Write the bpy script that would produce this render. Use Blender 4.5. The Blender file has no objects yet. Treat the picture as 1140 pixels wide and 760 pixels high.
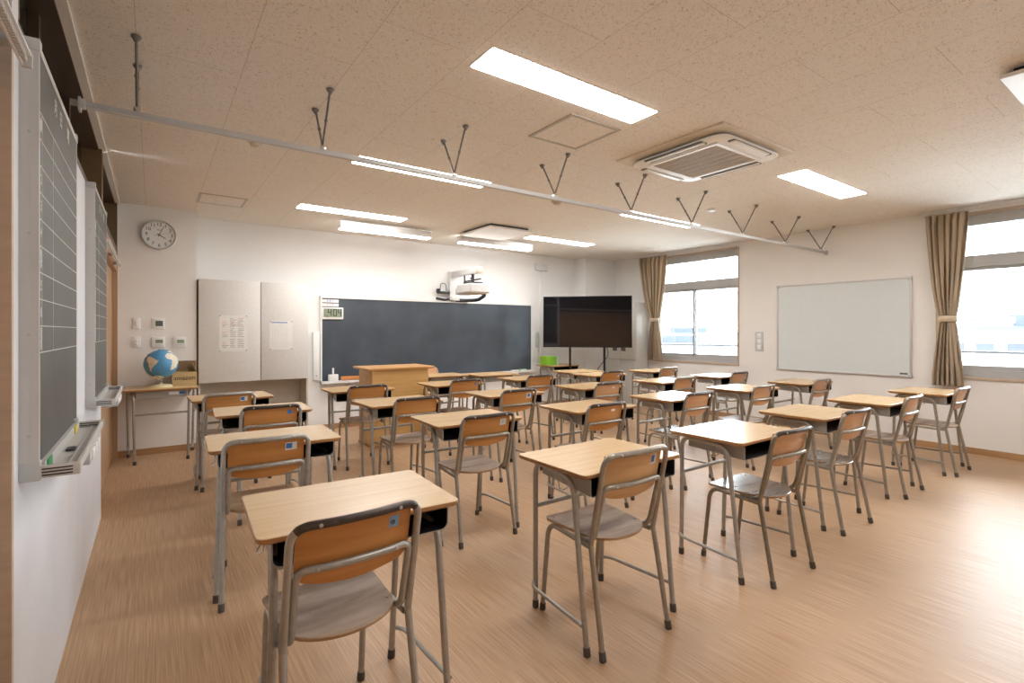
import bpy, bmesh, math, random
from mathutils import Vector, Matrix
random.seed(7)
sc = bpy.context.scene
COL = sc.collection
PI = math.pi

# ------------------------------------------------------------------ materials
MATS = {}
def new_mat(name):
    m = bpy.data.materials.new(name); m.use_nodes = True
    nt = m.node_tree; b = nt.nodes['Principled BSDF']
    return m, nt, b
def rgba(c): return (c[0], c[1], c[2], 1.0)
def plain(name, c, rough=.5, metal=0.0, var=0.06, scale=12.0, coat=0.0, bump=0.0):
    m, nt, b = new_mat(name)
    tc = nt.nodes.new('ShaderNodeTexCoord')
    n = nt.nodes.new('ShaderNodeTexNoise'); n.inputs['Scale'].default_value = scale; n.inputs['Detail'].default_value = 3
    nt.links.new(tc.outputs['Object'], n.inputs['Vector'])
    r = nt.nodes.new('ShaderNodeValToRGB')
    r.color_ramp.elements[0].position = .3; r.color_ramp.elements[1].position = .7
    r.color_ramp.elements[0].color = rgba([x*(1-var) for x in c]); r.color_ramp.elements[1].color = rgba([min(1, x*(1+var)) for x in c])
    nt.links.new(n.outputs['Fac'], r.inputs['Fac']); nt.links.new(r.outputs['Color'], b.inputs['Base Color'])
    b.inputs['Roughness'].default_value = rough; b.inputs['Metallic'].default_value = metal
    b.inputs['Coat Weight'].default_value = coat
    if bump:
        bp = nt.nodes.new('ShaderNodeBump'); bp.inputs['Strength'].default_value = bump; bp.inputs['Distance'].default_value = .002
        nt.links.new(n.outputs['Fac'], bp.inputs['Height']); nt.links.new(bp.outputs['Normal'], b.inputs['Normal'])
    MATS[name] = m
    return m
def wood(name, c1, c2, rough=.35, scale=(2, 40, 40), coat=0.0, fine=.5):
    m, nt, b = new_mat(name)
    tc = nt.nodes.new('ShaderNodeTexCoord'); oi = nt.nodes.new('ShaderNodeObjectInfo')
    mul = nt.nodes.new('ShaderNodeMath'); mul.operation = 'MULTIPLY'; mul.inputs[1].default_value = 37.0
    nt.links.new(oi.outputs['Random'], mul.inputs[0])
    add = nt.nodes.new('ShaderNodeVectorMath'); add.operation = 'ADD'
    nt.links.new(tc.outputs['Object'], add.inputs[0]); nt.links.new(mul.outputs[0], add.inputs[1])
    mp = nt.nodes.new('ShaderNodeMapping'); mp.inputs['Scale'].default_value = scale
    nt.links.new(add.outputs[0], mp.inputs['Vector'])
    n = nt.nodes.new('ShaderNodeTexNoise'); n.inputs['Scale'].default_value = 1.0; n.inputs['Detail'].default_value = 6; n.inputs['Distortion'].default_value = .4
    nt.links.new(mp.outputs[0], n.inputs['Vector'])
    r = nt.nodes.new('ShaderNodeValToRGB')
    r.color_ramp.elements[0].position = .32; r.color_ramp.elements[1].position = .68
    r.color_ramp.elements[0].color = rgba(c1); r.color_ramp.elements[1].color = rgba(c2)
    nt.links.new(n.outputs['Fac'], r.inputs['Fac']); nt.links.new(r.outputs['Color'], b.inputs['Base Color'])
    b.inputs['Roughness'].default_value = rough; b.inputs['Coat Weight'].default_value = coat
    MATS[name] = m
    return m
def emit(name, c, s):
    m, nt, b = new_mat(name)
    b.inputs['Base Color'].default_value = rgba((.8, .8, .8))
    b.inputs['Emission Color'].default_value = rgba(c); b.inputs['Emission Strength'].default_value = s
    MATS[name] = m
    return m

plain('wall_paint', (.84, .82, .795), .75, var=.015, scale=3)
plain('wall_paint_front', (.84, .835, .825), .72, var=.012, scale=3)
plain('panel_white', (.74, .755, .80), .45, var=.03, scale=4)
plain('alu', (.60, .59, .575), .4, .25, var=.03, scale=6)
plain('alu_rail', (.56, .555, .545), .5, 0, var=.02)
plain('alu_frame', (.46, .46, .465), .45, 0, var=.03)
plain('guard_grey', (.13, .13, .135), .5)
plain('rod_steel', (.20, .19, .18), .4, .3)
plain('switch_grey', (.60, .61, .62), .45)
plain('alu_white', (.80, .80, .79), .4, 0, var=.02)
plain('plastic_grey', (.52, .53, .53), .45, var=.03)
plain('plastic_white', (.84, .84, .83), .4, var=.02)
plain('device_white', (.70, .70, .70), .4, var=.02)
plain('slate', (.082, .082, .080), .46, var=.16, scale=5)
plain('chalkboard_green', (.058, .072, .092), .42, var=.22, scale=2.2)
plain('white_line', (.72, .74, .74), .6)
plain('blue_line', (.30, .34, .62), .6)
plain('dark_brown', (.075, .052, .038), .4, var=.1)
plain('dark_glass', (.030, .028, .024), .22, var=.1)
plain('olive_brown', (.17, .115, .055), .5, var=.1)
plain('tv_black', (.006, .006, .008), .05, var=.1, coat=1.0)
plain('black', (.012, .012, .014), .35, var=.1)
plain('rubber', (.085, .075, .068), .7, var=.1)
plain('dark_plastic', (.03, .032, .036), .5, var=.1)
plain('tray_steel', (.38, .37, .345), .42, .25, var=.06, scale=30)
plain('tray_black', (.012, .013, .016), .45, var=.2)
plain('tube_grey', (.41, .40, .375), .33, .55, var=.09, scale=40)
plain('tube_warm', (.355, .325, .28), .32, .55, var=.10, scale=40)
plain('tube_bronze', (.26, .225, .175), .28, .6, var=.12, scale=40)
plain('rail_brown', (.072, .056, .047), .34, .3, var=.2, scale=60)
plain('chrome', (.75, .75, .75), .2, .9)
plain('steel', (.50, .50, .48), .35, .7)
plain('locker_grey', (.72, .71, .68), .45, var=.015)
plain('cabinet_face', (.71, .695, .665), .45, var=.03, scale=30)
plain('cabinet_inside', (.60, .55, .48), .5, var=.03)
plain('whiteboard', (.70, .755, .77), .22, var=.012)
plain('paper', (.80, .79, .755), .7, var=.03)
plain('ink', (.13, .13, .14), .7); plain('ink_red', (.66, .25, .20), .7); plain('ink_blue', (.10, .19, .52), .7)
plain('blue_sticker', (.04, .22, .60), .45); plain('pale_blue_sticker', (.25, .42, .68), .45)
plain('yellow', (.70, .56, .08), .5); plain('green_magnet', (.03, .27, .08), .5)
plain('lime', (.23, .50, .03), .38, var=.06); plain('lime_pale', (.52, .80, .50), .4)
plain('card', (.50, .36, .175), .75, var=.05); plain('card_dark', (.26, .165, .085), .8, var=.05)
plain('ocean', (.085, .31, .56), .25, var=.12, scale=9); plain('land', (.74, .69, .54), .4, var=.12, scale=25); plain('cream', (.76, .66, .40), .4)
plain('lcd', (.25, .30, .21), .5); plain('lcd_dark', (.10, .13, .12), .3)
plain('orange_ruler', (.68, .27, .08), .45)
plain('conc', (.7, .7, .7), .8); plain('bldg_a', (.70, .72, .74), .8); plain('bldg_b', (.62, .60, .58), .8); plain('bldg_win', (.02, .025, .035), .5); plain('roof', (.045, .055, .07), .7)
plain('outside_ground', (.62, .63, .62), .9)
plain('beige_plastic', (.60, .52, .40), .5)
plain('ac_white', (.88, .87, .85), .4, var=.015)
plain('ac_beige', (.70, .625, .53), .5, var=.03)
plain('ac_grille', (.50, .44, .37), .6, var=.05)
plain('hatch_frame', (.50, .465, .42), .5)
plain('curtain_tie', (.66, .55, .40), .8)

wood('desk_top', (.665, .465, .26), (.725, .52, .30), .27, (2.2, 34, 34), coat=.15)
wood('desk_top_deep', (.56, .345, .135), (.66, .435, .19), .27, (2.2, 34, 34), coat=.15)
wood('desk_top_mid', (.615, .41, .205), (.69, .475, .255), .27, (2.2, 34, 34), coat=.15)
wood('desk_edge', (.33, .165, .062), (.44, .235, .09), .4, (3, 60, 60))
wood('back_ply', (.52, .225, .062), (.62, .29, .09), .33, (1.6, 20, 45), coat=.15)
wood('back_ply_light', (.58, .33, .145), (.67, .41, .195), .35, (1.6, 20, 45), coat=.1)
wood('back_ply_pink', (.60, .31, .145), (.68, .38, .195), .35, (1.6, 20, 45), coat=.1)
wood('seat_worn', (.24, .13, .07), (.53, .40, .29), .46, (3.2, 15, 20))
wood('seat_dark', (.125, .085, .06), (.30, .225, .165), .25, (3, 16, 20), coat=.25)
wood('seat_brown', (.33, .18, .08), (.48, .30, .16), .33, (3, 18, 20), coat=.1)
wood('podium_wood', (.60, .355, .125), (.70, .44, .175), .35, (1.4, 30, 26))
wood('podium_top', (.52, .27, .10), (.62, .36, .15), .33, (2, 30, 30))
wood('door_wood', (.40, .235, .125), (.49, .305, .175), .4, (40, 40, 1.2))
wood('base_wood', (.40, .225, .105), (.48, .285, .14), .45, (3, 3, 40))
wood('casing_wood', (.50, .385, .29), (.57, .45, .35), .45, (3, 3, 40))

def mat_floor():
    m, nt, b = new_mat('floor_vinyl')
    tc = nt.nodes.new('ShaderNodeTexCoord')
    def noise(sx, sy, det, dist=0):
        mp = nt.nodes.new('ShaderNodeMapping'); mp.inputs['Scale'].default_value = (sx, sy, 1)
        nt.links.new(tc.outputs['Object'], mp.inputs['Vector'])
        n = nt.nodes.new('ShaderNodeTexNoise'); n.inputs['Scale'].default_value = 1; n.inputs['Detail'].default_value = det
        nt.links.new(mp.outputs[0], n.inputs['Vector']); return n
    a = noise(210, 3.0, 3); c = noise(3.2, .8, 2)
    r = nt.nodes.new('ShaderNodeValToRGB'); e = r.color_ramp.elements
    e[0].position = .33; e[0].color = (.395, .237, .128, 1); e[1].position = .67; e[1].color = (.57, .375, .225, 1)
    nt.links.new(a.outputs['Fac'], r.inputs['Fac'])
    mx = nt.nodes.new('ShaderNodeMixRGB'); mx.blend_type = 'MULTIPLY'; mx.inputs['Fac'].default_value = 1
    r2 = nt.nodes.new('ShaderNodeValToRGB'); r2.color_ramp.elements[0].color = (.92, .92, .92, 1); r2.color_ramp.elements[1].color = (1.05, 1.05, 1.05, 1)
    nt.links.new(c.outputs['Fac'], r2.inputs['Fac'])
    nt.links.new(r.outputs['Color'], mx.inputs[1]); nt.links.new(r2.outputs['Color'], mx.inputs[2])
    nt.links.new(mx.outputs[0], b.inputs['Base Color'])
    b.inputs['Roughness'].default_value = .43; b.inputs['Specular IOR Level'].default_value = .45
    bp = nt.nodes.new('ShaderNodeBump'); bp.inputs['Strength'].default_value = .08; bp.inputs['Distance'].default_value = .001
    nt.links.new(a.outputs['Fac'], bp.inputs['Height']); nt.links.new(bp.outputs['Normal'], b.inputs['Normal'])
    MATS['floor_vinyl'] = m
mat_floor()
def mat_ceiling():
    m, nt, b = new_mat('ceiling_board')
    tc = nt.nodes.new('ShaderNodeTexCoord')
    n = nt.nodes.new('ShaderNodeTexNoise'); n.inputs['Scale'].default_value = 82; n.inputs['Detail'].default_value = 1.5; n.inputs['Distortion'].default_value = 1.8
    nt.links.new(tc.outputs['Object'], n.inputs['Vector'])
    r = nt.nodes.new('ShaderNodeValToRGB'); e = r.color_ramp.elements
    e[0].position = .335; e[0].color = (.53, .47, .40, 1); e[1].position = .40; e[1].color = (.86, .81, .745, 1)
    nt.links.new(n.outputs['Fac'], r.inputs['Fac'])
    # staggered board joints
    sp = nt.nodes.new('ShaderNodeSeparateXYZ'); nt.links.new(tc.outputs['Object'], sp.inputs[0])
    cb = nt.nodes.new('ShaderNodeCombineXYZ'); nt.links.new(sp.outputs['Y'], cb.inputs['X']); nt.links.new(sp.outputs['X'], cb.inputs['Y'])
    mp = nt.nodes.new('ShaderNodeMapping'); mp.inputs['Location'].default_value = (.10, .065, 0)
    nt.links.new(cb.outputs[0], mp.inputs['Vector'])
    br = nt.nodes.new('ShaderNodeTexBrick')
    br.inputs['Scale'].default_value = 1; br.inputs['Brick Width'].default_value = .903; br.inputs['Row Height'].default_value = .4515
    br.inputs['Mortar Size'].default_value = .0014; br.inputs['Mortar Smooth'].default_value = .1
    br.inputs['Color1'].default_value = (1, 1, 1, 1); br.inputs['Color2'].default_value = (.985, .985, .985, 1); br.inputs['Mortar'].default_value = (.66, .62, .58, 1)
    nt.links.new(mp.outputs[0], br.inputs['Vector'])
    mx = nt.nodes.new('ShaderNodeMixRGB'); mx.blend_type = 'MULTIPLY'; mx.inputs['Fac'].default_value = 1
    nt.links.new(r.outputs['Color'], mx.inputs[1]); nt.links.new(br.outputs['Color'], mx.inputs[2])
    nt.links.new(mx.outputs[0], b.inputs['Base Color']); b.inputs['Roughness'].default_value = .9
    bp = nt.nodes.new('ShaderNodeBump'); bp.inputs['Strength'].default_value = .25; bp.inputs['Distance'].default_value = .002
    nt.links.new(r.outputs['Color'], bp.inputs['Height']); nt.links.new(bp.outputs['Normal'], b.inputs['Normal'])
    MATS['ceiling_board'] = m
mat_ceiling()
def mat_curtain():
    m, nt, b = new_mat('curtain_cloth')
    b.inputs['Base Color'].default_value = (.56, .45, .325, 1); b.inputs['Roughness'].default_value = .85
    b.inputs['Sheen Weight'].default_value = .2
    out = nt.nodes['Material Output']
    tr = nt.nodes.new('ShaderNodeBsdfTranslucent'); tr.inputs['Color'].default_value = (.62, .50, .36, 1)
    tc = nt.nodes.new('ShaderNodeTexCoord'); n = nt.nodes.new('ShaderNodeTexNoise'); n.inputs['Scale'].default_value = 200
    nt.links.new(tc.outputs['Object'], n.inputs['Vector'])
    bp = nt.nodes.new('ShaderNodeBump'); bp.inputs['Strength'].default_value = .1; nt.links.new(n.outputs['Fac'], bp.inputs['Height']); nt.links.new(bp.outputs['Normal'], b.inputs['Normal'])
    mx = nt.nodes.new('ShaderNodeMixShader'); mx.inputs[0].default_value = .24
    nt.links.new(b.outputs[0], mx.inputs[1]); nt.links.new(tr.outputs[0], mx.inputs[2]); nt.links.new(mx.outputs[0], out.inputs['Surface'])
    MATS['curtain_cloth'] = m
mat_curtain()
def mat_glass():
    m, nt, b = new_mat('window_glass')
    out = nt.nodes['Material Output']
    t = nt.nodes.new('ShaderNodeBsdfTransparent'); t.inputs['Color'].default_value = (.95, .97, .97, 1)
    g = nt.nodes.new('ShaderNodeBsdfGlossy'); g.inputs['Roughness'].default_value = .02
    fr = nt.nodes.new('ShaderNodeFresnel'); fr.inputs['IOR'].default_value = 1.45
    mx = nt.nodes.new('ShaderNodeMixShader')
    nt.links.new(fr.outputs[0], mx.inputs[0]); nt.links.new(t.outputs[0], mx.inputs[1]); nt.links.new(g.outputs[0], mx.inputs[2])
    nt.links.new(mx.outputs[0], out.inputs['Surface'])
    MATS['window_glass'] = m
mat_glass()
LAMP = 19.0
emit('lamp_diffuser', (1.0, .985, .96), LAMP)
emit('lamp_wash', (1.0, .985, .96), LAMP*1.2)

# ------------------------------------------------------------------ mesh builder
class MB:
    def __init__(s): s.bm = bmesh.new(); s.mi = 0
    def face(s, vs):
        try:
            f = s.bm.faces.new(vs); f.material_index = s.mi; return f
        except ValueError: return None
    def box(s, x0, x1, y0, y1, z0, z1, bev=0.0):
        if bev > 0:
            t = bmesh.new(); bmesh.ops.create_cube(t, size=1)
            for v in t.verts: v.co = Vector((x0+(v.co.x+.5)*(x1-x0), y0+(v.co.y+.5)*(y1-y0), z0+(v.co.z+.5)*(z1-z0)))
            bmesh.ops.bevel(t, geom=t.edges[:], offset=bev, segments=2, affect='EDGES', profile=.5)
            s.merge(t); return s
        v = [s.bm.verts.new((x, y, z)) for x in (x0, x1) for y in (y0, y1) for z in (z0, z1)]
        for q in ((0, 1, 3, 2), (4, 6, 7, 5), (0, 4, 5, 1), (2, 3, 7, 6), (0, 2, 6, 4), (1, 5, 7, 3)): s.face([v[i] for i in q])
        return s
    def merge(s, t, M=None):
        mp = {}
        for v in t.verts: mp[v] = s.bm.verts.new(M @ v.co if M else v.co)
        for f in t.faces: s.face([mp[v] for v in f.verts])
        t.free(); return s
    def slab(s, outline, levels):
        """outline: function inset -> list of (x,y); levels: list of (z, inset)"""
        rings = []
        for z, i in levels: rings.append([s.bm.verts.new((x, y, z)) for x, y in outline(i)])
        for a, b in zip(rings, rings[1:]):
            n = len(a)
            for k in range(n): s.face([a[k], a[(k+1) % n], b[(k+1) % n], b[k]])
        s.face(rings[0][::-1]); s.face(rings[-1]); return s
    def tube(s, pts, r, seg=10, caps=True, closed=False):
        pts = [Vector(p) for p in pts]; n = len(pts)
        if not isinstance(r, (list, tuple)): r = [r]*n
        T = []
        for i in range(n):
            if closed: t = pts[(i+1) % n]-pts[i-1]
            else: t = pts[min(i+1, n-1)]-pts[max(i-1, 0)]
            T.append(t.normalized())
        ref = Vector((0, 0, 1)) if abs(T[0].z) < .9 else Vector((1, 0, 0))
        N = (ref-T[0]*ref.dot(T[0])).normalized(); rings = []
        for i in range(n):
            N = (N-T[i]*N.dot(T[i])); N = N.normalized() if N.length > 1e-6 else Vector((1, 0, 0))
            B = T[i].cross(N)
            rings.append([s.bm.verts.new(pts[i]+(N*math.cos(2*PI*k/seg)+B*math.sin(2*PI*k/seg))*r[i]) for k in range(seg)])
        m = n if closed else n-1
        for i in range(m):
            a, b = rings[i], rings[(i+1) % n]
            for k in range(seg): s.face([a[k], a[(k+1) % seg], b[(k+1) % seg], b[k]])
        if caps and not closed: s.face(rings[0][::-1]); s.face(rings[-1])
        return s
    def lathe(s, prof, c=(0, 0, 0), seg=24, axis='z'):
        rings = []
        def P(r, h, k):
            a = 2*PI*k/seg; u, v = r*math.cos(a), r*math.sin(a)
            if axis == 'z': return (c[0]+u, c[1]+v, c[2]+h)
            if axis == 'y': return (c[0]+u, c[1]-h, c[2]+v)
            return (c[0]+h, c[1]+u, c[2]+v)
        for r, h in prof: rings.append([s.bm.verts.new(P(max(r, 1e-5), h, k)) for k in range(seg)])
        for a, b in zip(rings, rings[1:]):
            for k in range(seg): s.face([a[k], a[(k+1) % seg], b[(k+1) % seg], b[k]])
        s.face(rings[0][::-1]); s.face(rings[-1]); return s
    def quad(s, a, b, c, d): s.face([s.bm.verts.new(p) for p in (a, b, c, d)]); return s
    def build(s, name, mats, parent=None, smooth=True):
        bmesh.ops.recalc_face_normals(s.bm, faces=s.bm.faces[:])
        me = bpy.data.meshes.new(name); s.bm.to_mesh(me); s.bm.free()
        for m in (mats if isinstance(mats, (list, tuple)) else [mats]): me.materials.append(MATS[m])
        if smooth:
            me.shade_smooth(); me.set_sharp_from_angle(angle=math.radians(32))
        o = bpy.data.objects.new(name, me); COL.objects.link(o)
        if parent: o.parent = parent
        return o
def rrect(w0, w1, d0, d1, r, n=5):
    def f(i):
        x0, x1, y0, y1, rr = w0+i, w1-i, d0+i, d1-i, max(r-i, .001); P = []
        for cx, cy, a in ((x1-rr, y1-rr, 0), (x0+rr, y1-rr, 90), (x0+rr, y0+rr, 180), (x1-rr, y0+rr, 270)):
            for k in range(n+1):
                t = math.radians(a+90*k/n); P.append((cx+rr*math.cos(t), cy+rr*math.sin(t)))
        return P
    return f
def fillet(pts, rad, n=6):
    pts = [Vector(p) for p in pts]; out = [pts[0]]
    for i in range(1, len(pts)-1):
        r = rad[i-1] if isinstance(rad, (list, tuple)) else rad
        a, b, c = pts[i-1], pts[i], pts[i+1]
        u = (a-b); v = (c-b); d = min(r, u.length*.49, v.length*.49)
        p, q = b+u.normalized()*d, b+v.normalized()*d
        for k in range(n+1):
            t = k/n; out.append(p*(1-t)**2+b*2*t*(1-t)+q*t*t)
    out.append(pts[-1]); return out
def tag(o, label=None, cat=None, group=None, kind=None):
    if label: o['label'] = label
    if cat: o['category'] = cat
    if group: o['group'] = group
    if kind: o['kind'] = kind
    return o
def thing(name, loc, label, cat, rz=0, group=None):
    o = bpy.data.objects.new(name, None); COL.objects.link(o); o.empty_display_size = .1
    o.location = loc; o.rotation_euler = (0, 0, math.radians(rz)); tag(o, label, cat, group); return o
def struct(o, label=None, cat=None):
    o['kind'] = 'structure'; tag(o, label, cat); return o
def copy_tree(o, parent=None):
    c = o.copy(); COL.objects.link(c); c.parent = parent
    for ch in list(o.children): copy_tree(ch, c)
    return c
TXT = {}
def text_mesh(body, size, ext=.0):
    cu = bpy.data.curves.new('t', 'FONT'); cu.body = body; cu.size = size; cu.align_x = 'CENTER'; cu.align_y = 'CENTER'; cu.extrude = ext; cu.resolution_u = 3
    o = bpy.data.objects.new('t', cu); COL.objects.link(o)
    dg = bpy.context.evaluated_depsgraph_get(); dg.update()
    me = bpy.data.meshes.new_from_object(o.evaluated_get(dg))
    bpy.data.objects.remove(o); bpy.data.curves.remove(cu)
    return me
def add_text(mb, body, size, M, ext=.0004):
    me = text_mesh(body, size, ext); t = bmesh.new(); t.from_mesh(me); bpy.data.meshes.remove(me); mb.merge(t, M)
def basis(origin, xdir, ydir):
    x, y = Vector(xdir), Vector(ydir); z = x.cross(y)
    M = Matrix((x, y, z)).transposed().to_4x4(); M.translation = Vector(origin); return M

# ------------------------------------------------------------------ room constants
H = 2.74; XL = -.31; XR = 7.41; YF = 7.20; YC = 6.86; YB = -1.7
# ------------------------------------------------------------------ setting
struct(MB().box(XL-.6, XR+.25, YB-.1, YF+.2, -.12, 0).build('floor', 'floor_vinyl'), 'floor of fine striped brown vinyl running away from the camera', 'floor')
struct(MB().box(XL-.02, XR+.25, YB-.1, YF+.2, H, H+.12).build('ceiling', 'ceiling_board'), 'beige fissured board ceiling with thin joints', 'ceiling')
struct(MB().box(.41, XR+.2, YF, YF+.15, 0, H).build('wall_front', 'wall_paint_front'), 'white front wall carrying the chalkboard', 'wall')
struct(MB().box(XL-.15, .41, YC, YF+.15, 0, H).build('wall_column', 'wall_paint'), 'cream wall with round clock left of the grey cabinet', 'wall')
struct(MB().box(XL-.15, XR+.2, YB-.15, YB, 0, H).build('wall_back', 'wall_paint'), 'cream back wall behind the camera', 'wall')
struct(MB().box(6.60, XR, 6.905, YF, 0, H).build('wall_pillar', 'wall_paint_front'), 'white corner pillar behind the television', 'wall')
# right wall with two window openings
W1 = (4.33, 5.99, .83, 2.68); W2 = (.17, 1.915, .83, 2.68)
mb = MB()
mb.box(XR, XR+.2, YB, W2[0], 0, H); mb.box(XR, XR+.2, W2[1], W1[0], 0, H); mb.box(XR, XR+.2, W1[1], YF, 0, H)
for w in (W1, W2):
    mb.box(XR, XR+.2, w[0], w[1], 0, w[2]); mb.box(XR, XR+.2, w[0], w[1], w[3], H)
struct(mb.build('wall_right', 'wall_paint', smooth=False), 'cream window wall with whiteboard and two windows', 'wall')
# left wall : white panel wall, pillar to the ceiling, recesses
mb = MB()
mb.box(XL-.12, XL, 1.886, 4.73, 0, 2.20); mb.box(XL-.12, XL, 1.886, 1.965, 2.20, H)
struct(mb.build('wall_left', 'panel_white', smooth=False), 'white panel wall on the left carrying two slate boards', 'wall')
mb = MB(); mb.box(XL-.15, XL-.12, 1.7, YC, 0, 2.2); mb.box(XL-.15, XL-.12, YB, 1.9, 0, H)
struct(mb.build('wall_left_core', 'dark_brown', smooth=False), 'dark wall behind the sliding doors on the left', 'wall')
# transom windows (dark) above the panel wall and door
def transom(n, y0, y1, lab):
    t = thing('window_%d' % n, (0, 0, 0), lab, 'window'); t['kind'] = 'structure'
    MB().box(XL-.135, XL-.12, y0, y1, 2.20, H).build('pane', 'dark_glass', t)
    mb = MB()
    mb.box(XL-.12, XL-.005, y0, y1, 2.195, 2.25); mb.box(XL-.12, XL-.06, y0, y1, 2.25, 2.285); mb.box(XL-.12, XL-.02, y0, y1, H-.03, H)
    m = max(1, round((y1-y0)/.95))
    for k in range(1, m): 
        y = y0+(y1-y0)*k/m; mb.box(XL-.12, XL-.085, y-.02, y+.02, 2.28, H-.03)
    mb.build('window_frame', 'dark_brown', t)
    mb = MB(); mb.box(XL-.12, XL-.002, y1, y1+.05, 2.20, H); mb.box(XL-.12, XL-.002, y0-.001, y0+.03, 2.25, H-.03)
    mb.build('window_post', 'olive_brown', t)
transom(3, 1.966, 4.85, 'dark transom window above the two slate boards')
transom(4, 4.93, 6.80, 'dark transom window above the far wooden sliding door')
# doors
def door(n, y0, y1, lab, panel):
    t = thing('door_%d' % n, (0, 0, 0), lab, 'door'); t['kind'] = 'structure'
    mb = MB(); x = XL-.045
    if panel:
        p0, p1 = panel
        mb.box(x-.035, x, y0+.02, p0, 0.01, 2.0); mb.box(x-.035, x, p1, y1, 0.01, 2.0)
        mb.box(x-.035, x, p0, p1, .01, 1.0); mb.box(x-.035, x, p0, p1, 1.85, 2.0); mb.box(x-.03, x-.022, p0, p1, 1.0, 1.85)
    else: mb.box(x-.035, x, y0, y1, .01, 2.0)
    mb.build('door_leaf', 'door_wood', t, smooth=False)
    MB().box(x-.005, x+.012, y0+.09, y0+.13, .85, 1.05, .004).build('door_pull', 'steel', t)
    return t
d2 = door(2, 4.76, 6.80, 'far wooden sliding door beyond the second slate board', (5.05, 5.75))
MB().box(XL-.1, XL-.0, 4.735, 4.765, 0, 2.2).build('door_jamb', 'door_wood', d2, False)
MB().box(XL-.1, XL-.0, 6.80, YC-.001, 0, 2.2).build('door_jamb', 'door_wood', d2, False)
MB().box(XL-.1, XL-.005, 4.765, 6.80, 2.0, 2.195).build('door_head', 'door_wood', d2, False)
d1 = door(1, YB+.02, 1.85, 'near wooden sliding door at the left picture edge', None)
MB().box(XL-.1, XL+.004, 1.86, 1.885, 0, 2.2).build('door_jamb', 'casing_wood', d1, False)
MB().box(XL-.1, XL-.03, YB+.02, 1.86, 2.0, 2.195).build('door_head', 'dark_brown', d1, False)
MB().box(XL-.1, XL-.03, YB+.02, 1.886, 2.2, H).build('door_overpanel', 'dark_brown', d1, False)
def door_rail(d, y0, y1, z):
    t = d; X = XL+.028
    mb = MB(); mb.box(X, X+.005, y0, y1, z, z+.034); mb.box(X+.005, X+.021, y0, y1, z+.028, z+.034)
    mb.build('door_rail', 'alu_white', t)
    mb = MB(); mb.box(X+.006, X+.016, y0, y1-.02, z+.004, z+.016, .002)
    for k in range(26):
        y = y1-.06-k*.014; mb.box(X+.005, X+.018, y-.0035, y+.0035, z+.002, z+.018)
    mb.build('door_track', 'alu', t)
    MB().box(X, X+.023, y1-.004, y1+.008, z-.002, z+.036, .003).build('rail_end', 'plastic_grey', t)
    for y in (y1-.10, (y0+y1)/2): MB().box(XL-.004, X+.003, y-.016, y+.016, z+.004, z+.03, .003).build('rail_bracket', 'steel', t)
door_rail(d1, YB+.05, 1.82, 2.055)
door_rail(d2, 4.74, 6.30, 2.0)
struct(MB().box(XL-.02, XL+.02, YB, YC, H-.02, H+.001).build('trim_1', 'alu_white'), 'pale strip along the left ceiling edge', 'trim')
struct(MB().box(XL+.001, .41, YC-.008, YC+.01, 0, .07).build('baseboard_column', 'base_wood'), 'wood baseboard below the wall clock', 'baseboard')
struct(MB().box(.41, 6.6, YF-.008, YF+.01, 0, .07).build('baseboard_front', 'base_wood'), 'wood baseboard of the front wall', 'baseboard')
struct(MB().box(XR-.008, XR+.01, YB, YF, 0, .07).build('baseboard_right', 'base_wood'), 'wood baseboard of the window wall', 'baseboard')

# windows
def window(n, w, lab):
    y0, y1, z0, z1 = w
    t = thing('window_%d' % n, (0, 0, 0), lab, 'window'); t['kind'] = 'structure'
    mb = MB(); d = .022
    mb.box(XR-.012, XR+.2, y0, y0+d, z0, z1); mb.box(XR-.012, XR+.2, y1-d, y1, z0, z1); mb.box(XR-.012, XR+.2, y0+d, y1-d, z1-d, z1); mb.box(XR-.018, XR+.2, y0, y1, z0-.005, z0+d)
    mb.build('window_casing', 'casing_wood', t, False)
    a, b, c, e = y0+d, y1-d, z0+d, z1-d
    X = XR+.07; f = .05; zt = 2.09
    mb = MB()
    mb.box(X, X+.09, a, b, c, c+.075); mb.box(X, X+.09, a, b, e-.115, e); mb.box(X, X+.09, a, a+.03, c, e); mb.box(X, X+.09, b-.03, b, c, e)
    mb.box(X, X+.09, a, b, zt, zt+.12); mb.box(X-.006, X+.09, a, b, zt-.012, zt+.012)
    mb.box(X-.02, X+.02, a, b, c-.004, c+.02)
    mb.build('window_frame', 'alu_frame', t, False)
    MB().box(X+.035, X+.041, a+.03, b-.03, zt+.12, e-.115).build('transom_pane', 'window_glass', t, False)
    m = (a+b)/2+.03
    for k, (p, q, xx) in enumerate(((a+.03, m+.025, X+.012), (m-.025, b-.03, X+.045))):
        mb = MB(); zz0, zz1 = c+.075, zt-.012
        mb.box(xx, xx+.03, p, q, zz0, zz0+.05); mb.box(xx, xx+.03, p, q, zz1-.035, zz1); mb.box(xx, xx+.03, p, p+.03, zz0, zz1); mb.box(xx, xx+.03, q-.03, q, zz0, zz1)
        s = mb.build('sash', 'alu_frame', t, False)
        MB().box(xx+.012, xx+.018, p+.03, q-.03, zz0+.05, zz1-.035).build('pane', 'window_glass', s, False)
        if k == 0:
            mb = MB(); mb.box(xx-.012, xx, m-.005, m+.012, 1.40, 1.47, .003); mb.box(xx-.03, xx-.008, m-.003, m+.008, 1.44, 1.53, .003)
            mb.build('sash_latch', 'plastic_grey', s)
    mb = MB(); mb.tube([(XR+.21, a-.01, 1.125), (XR+.21, b+.01, 1.125)], .017)
    for y in (a+.01, b-.01): mb.box(XR+.17, XR+.215, y-.012, y+.012, 1.11, 1.14)
    mb.build('guard_rail', 'guard_grey', t)
window(1, W1, 'far window beside the whiteboard, sliding sashes below a transom')
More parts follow.
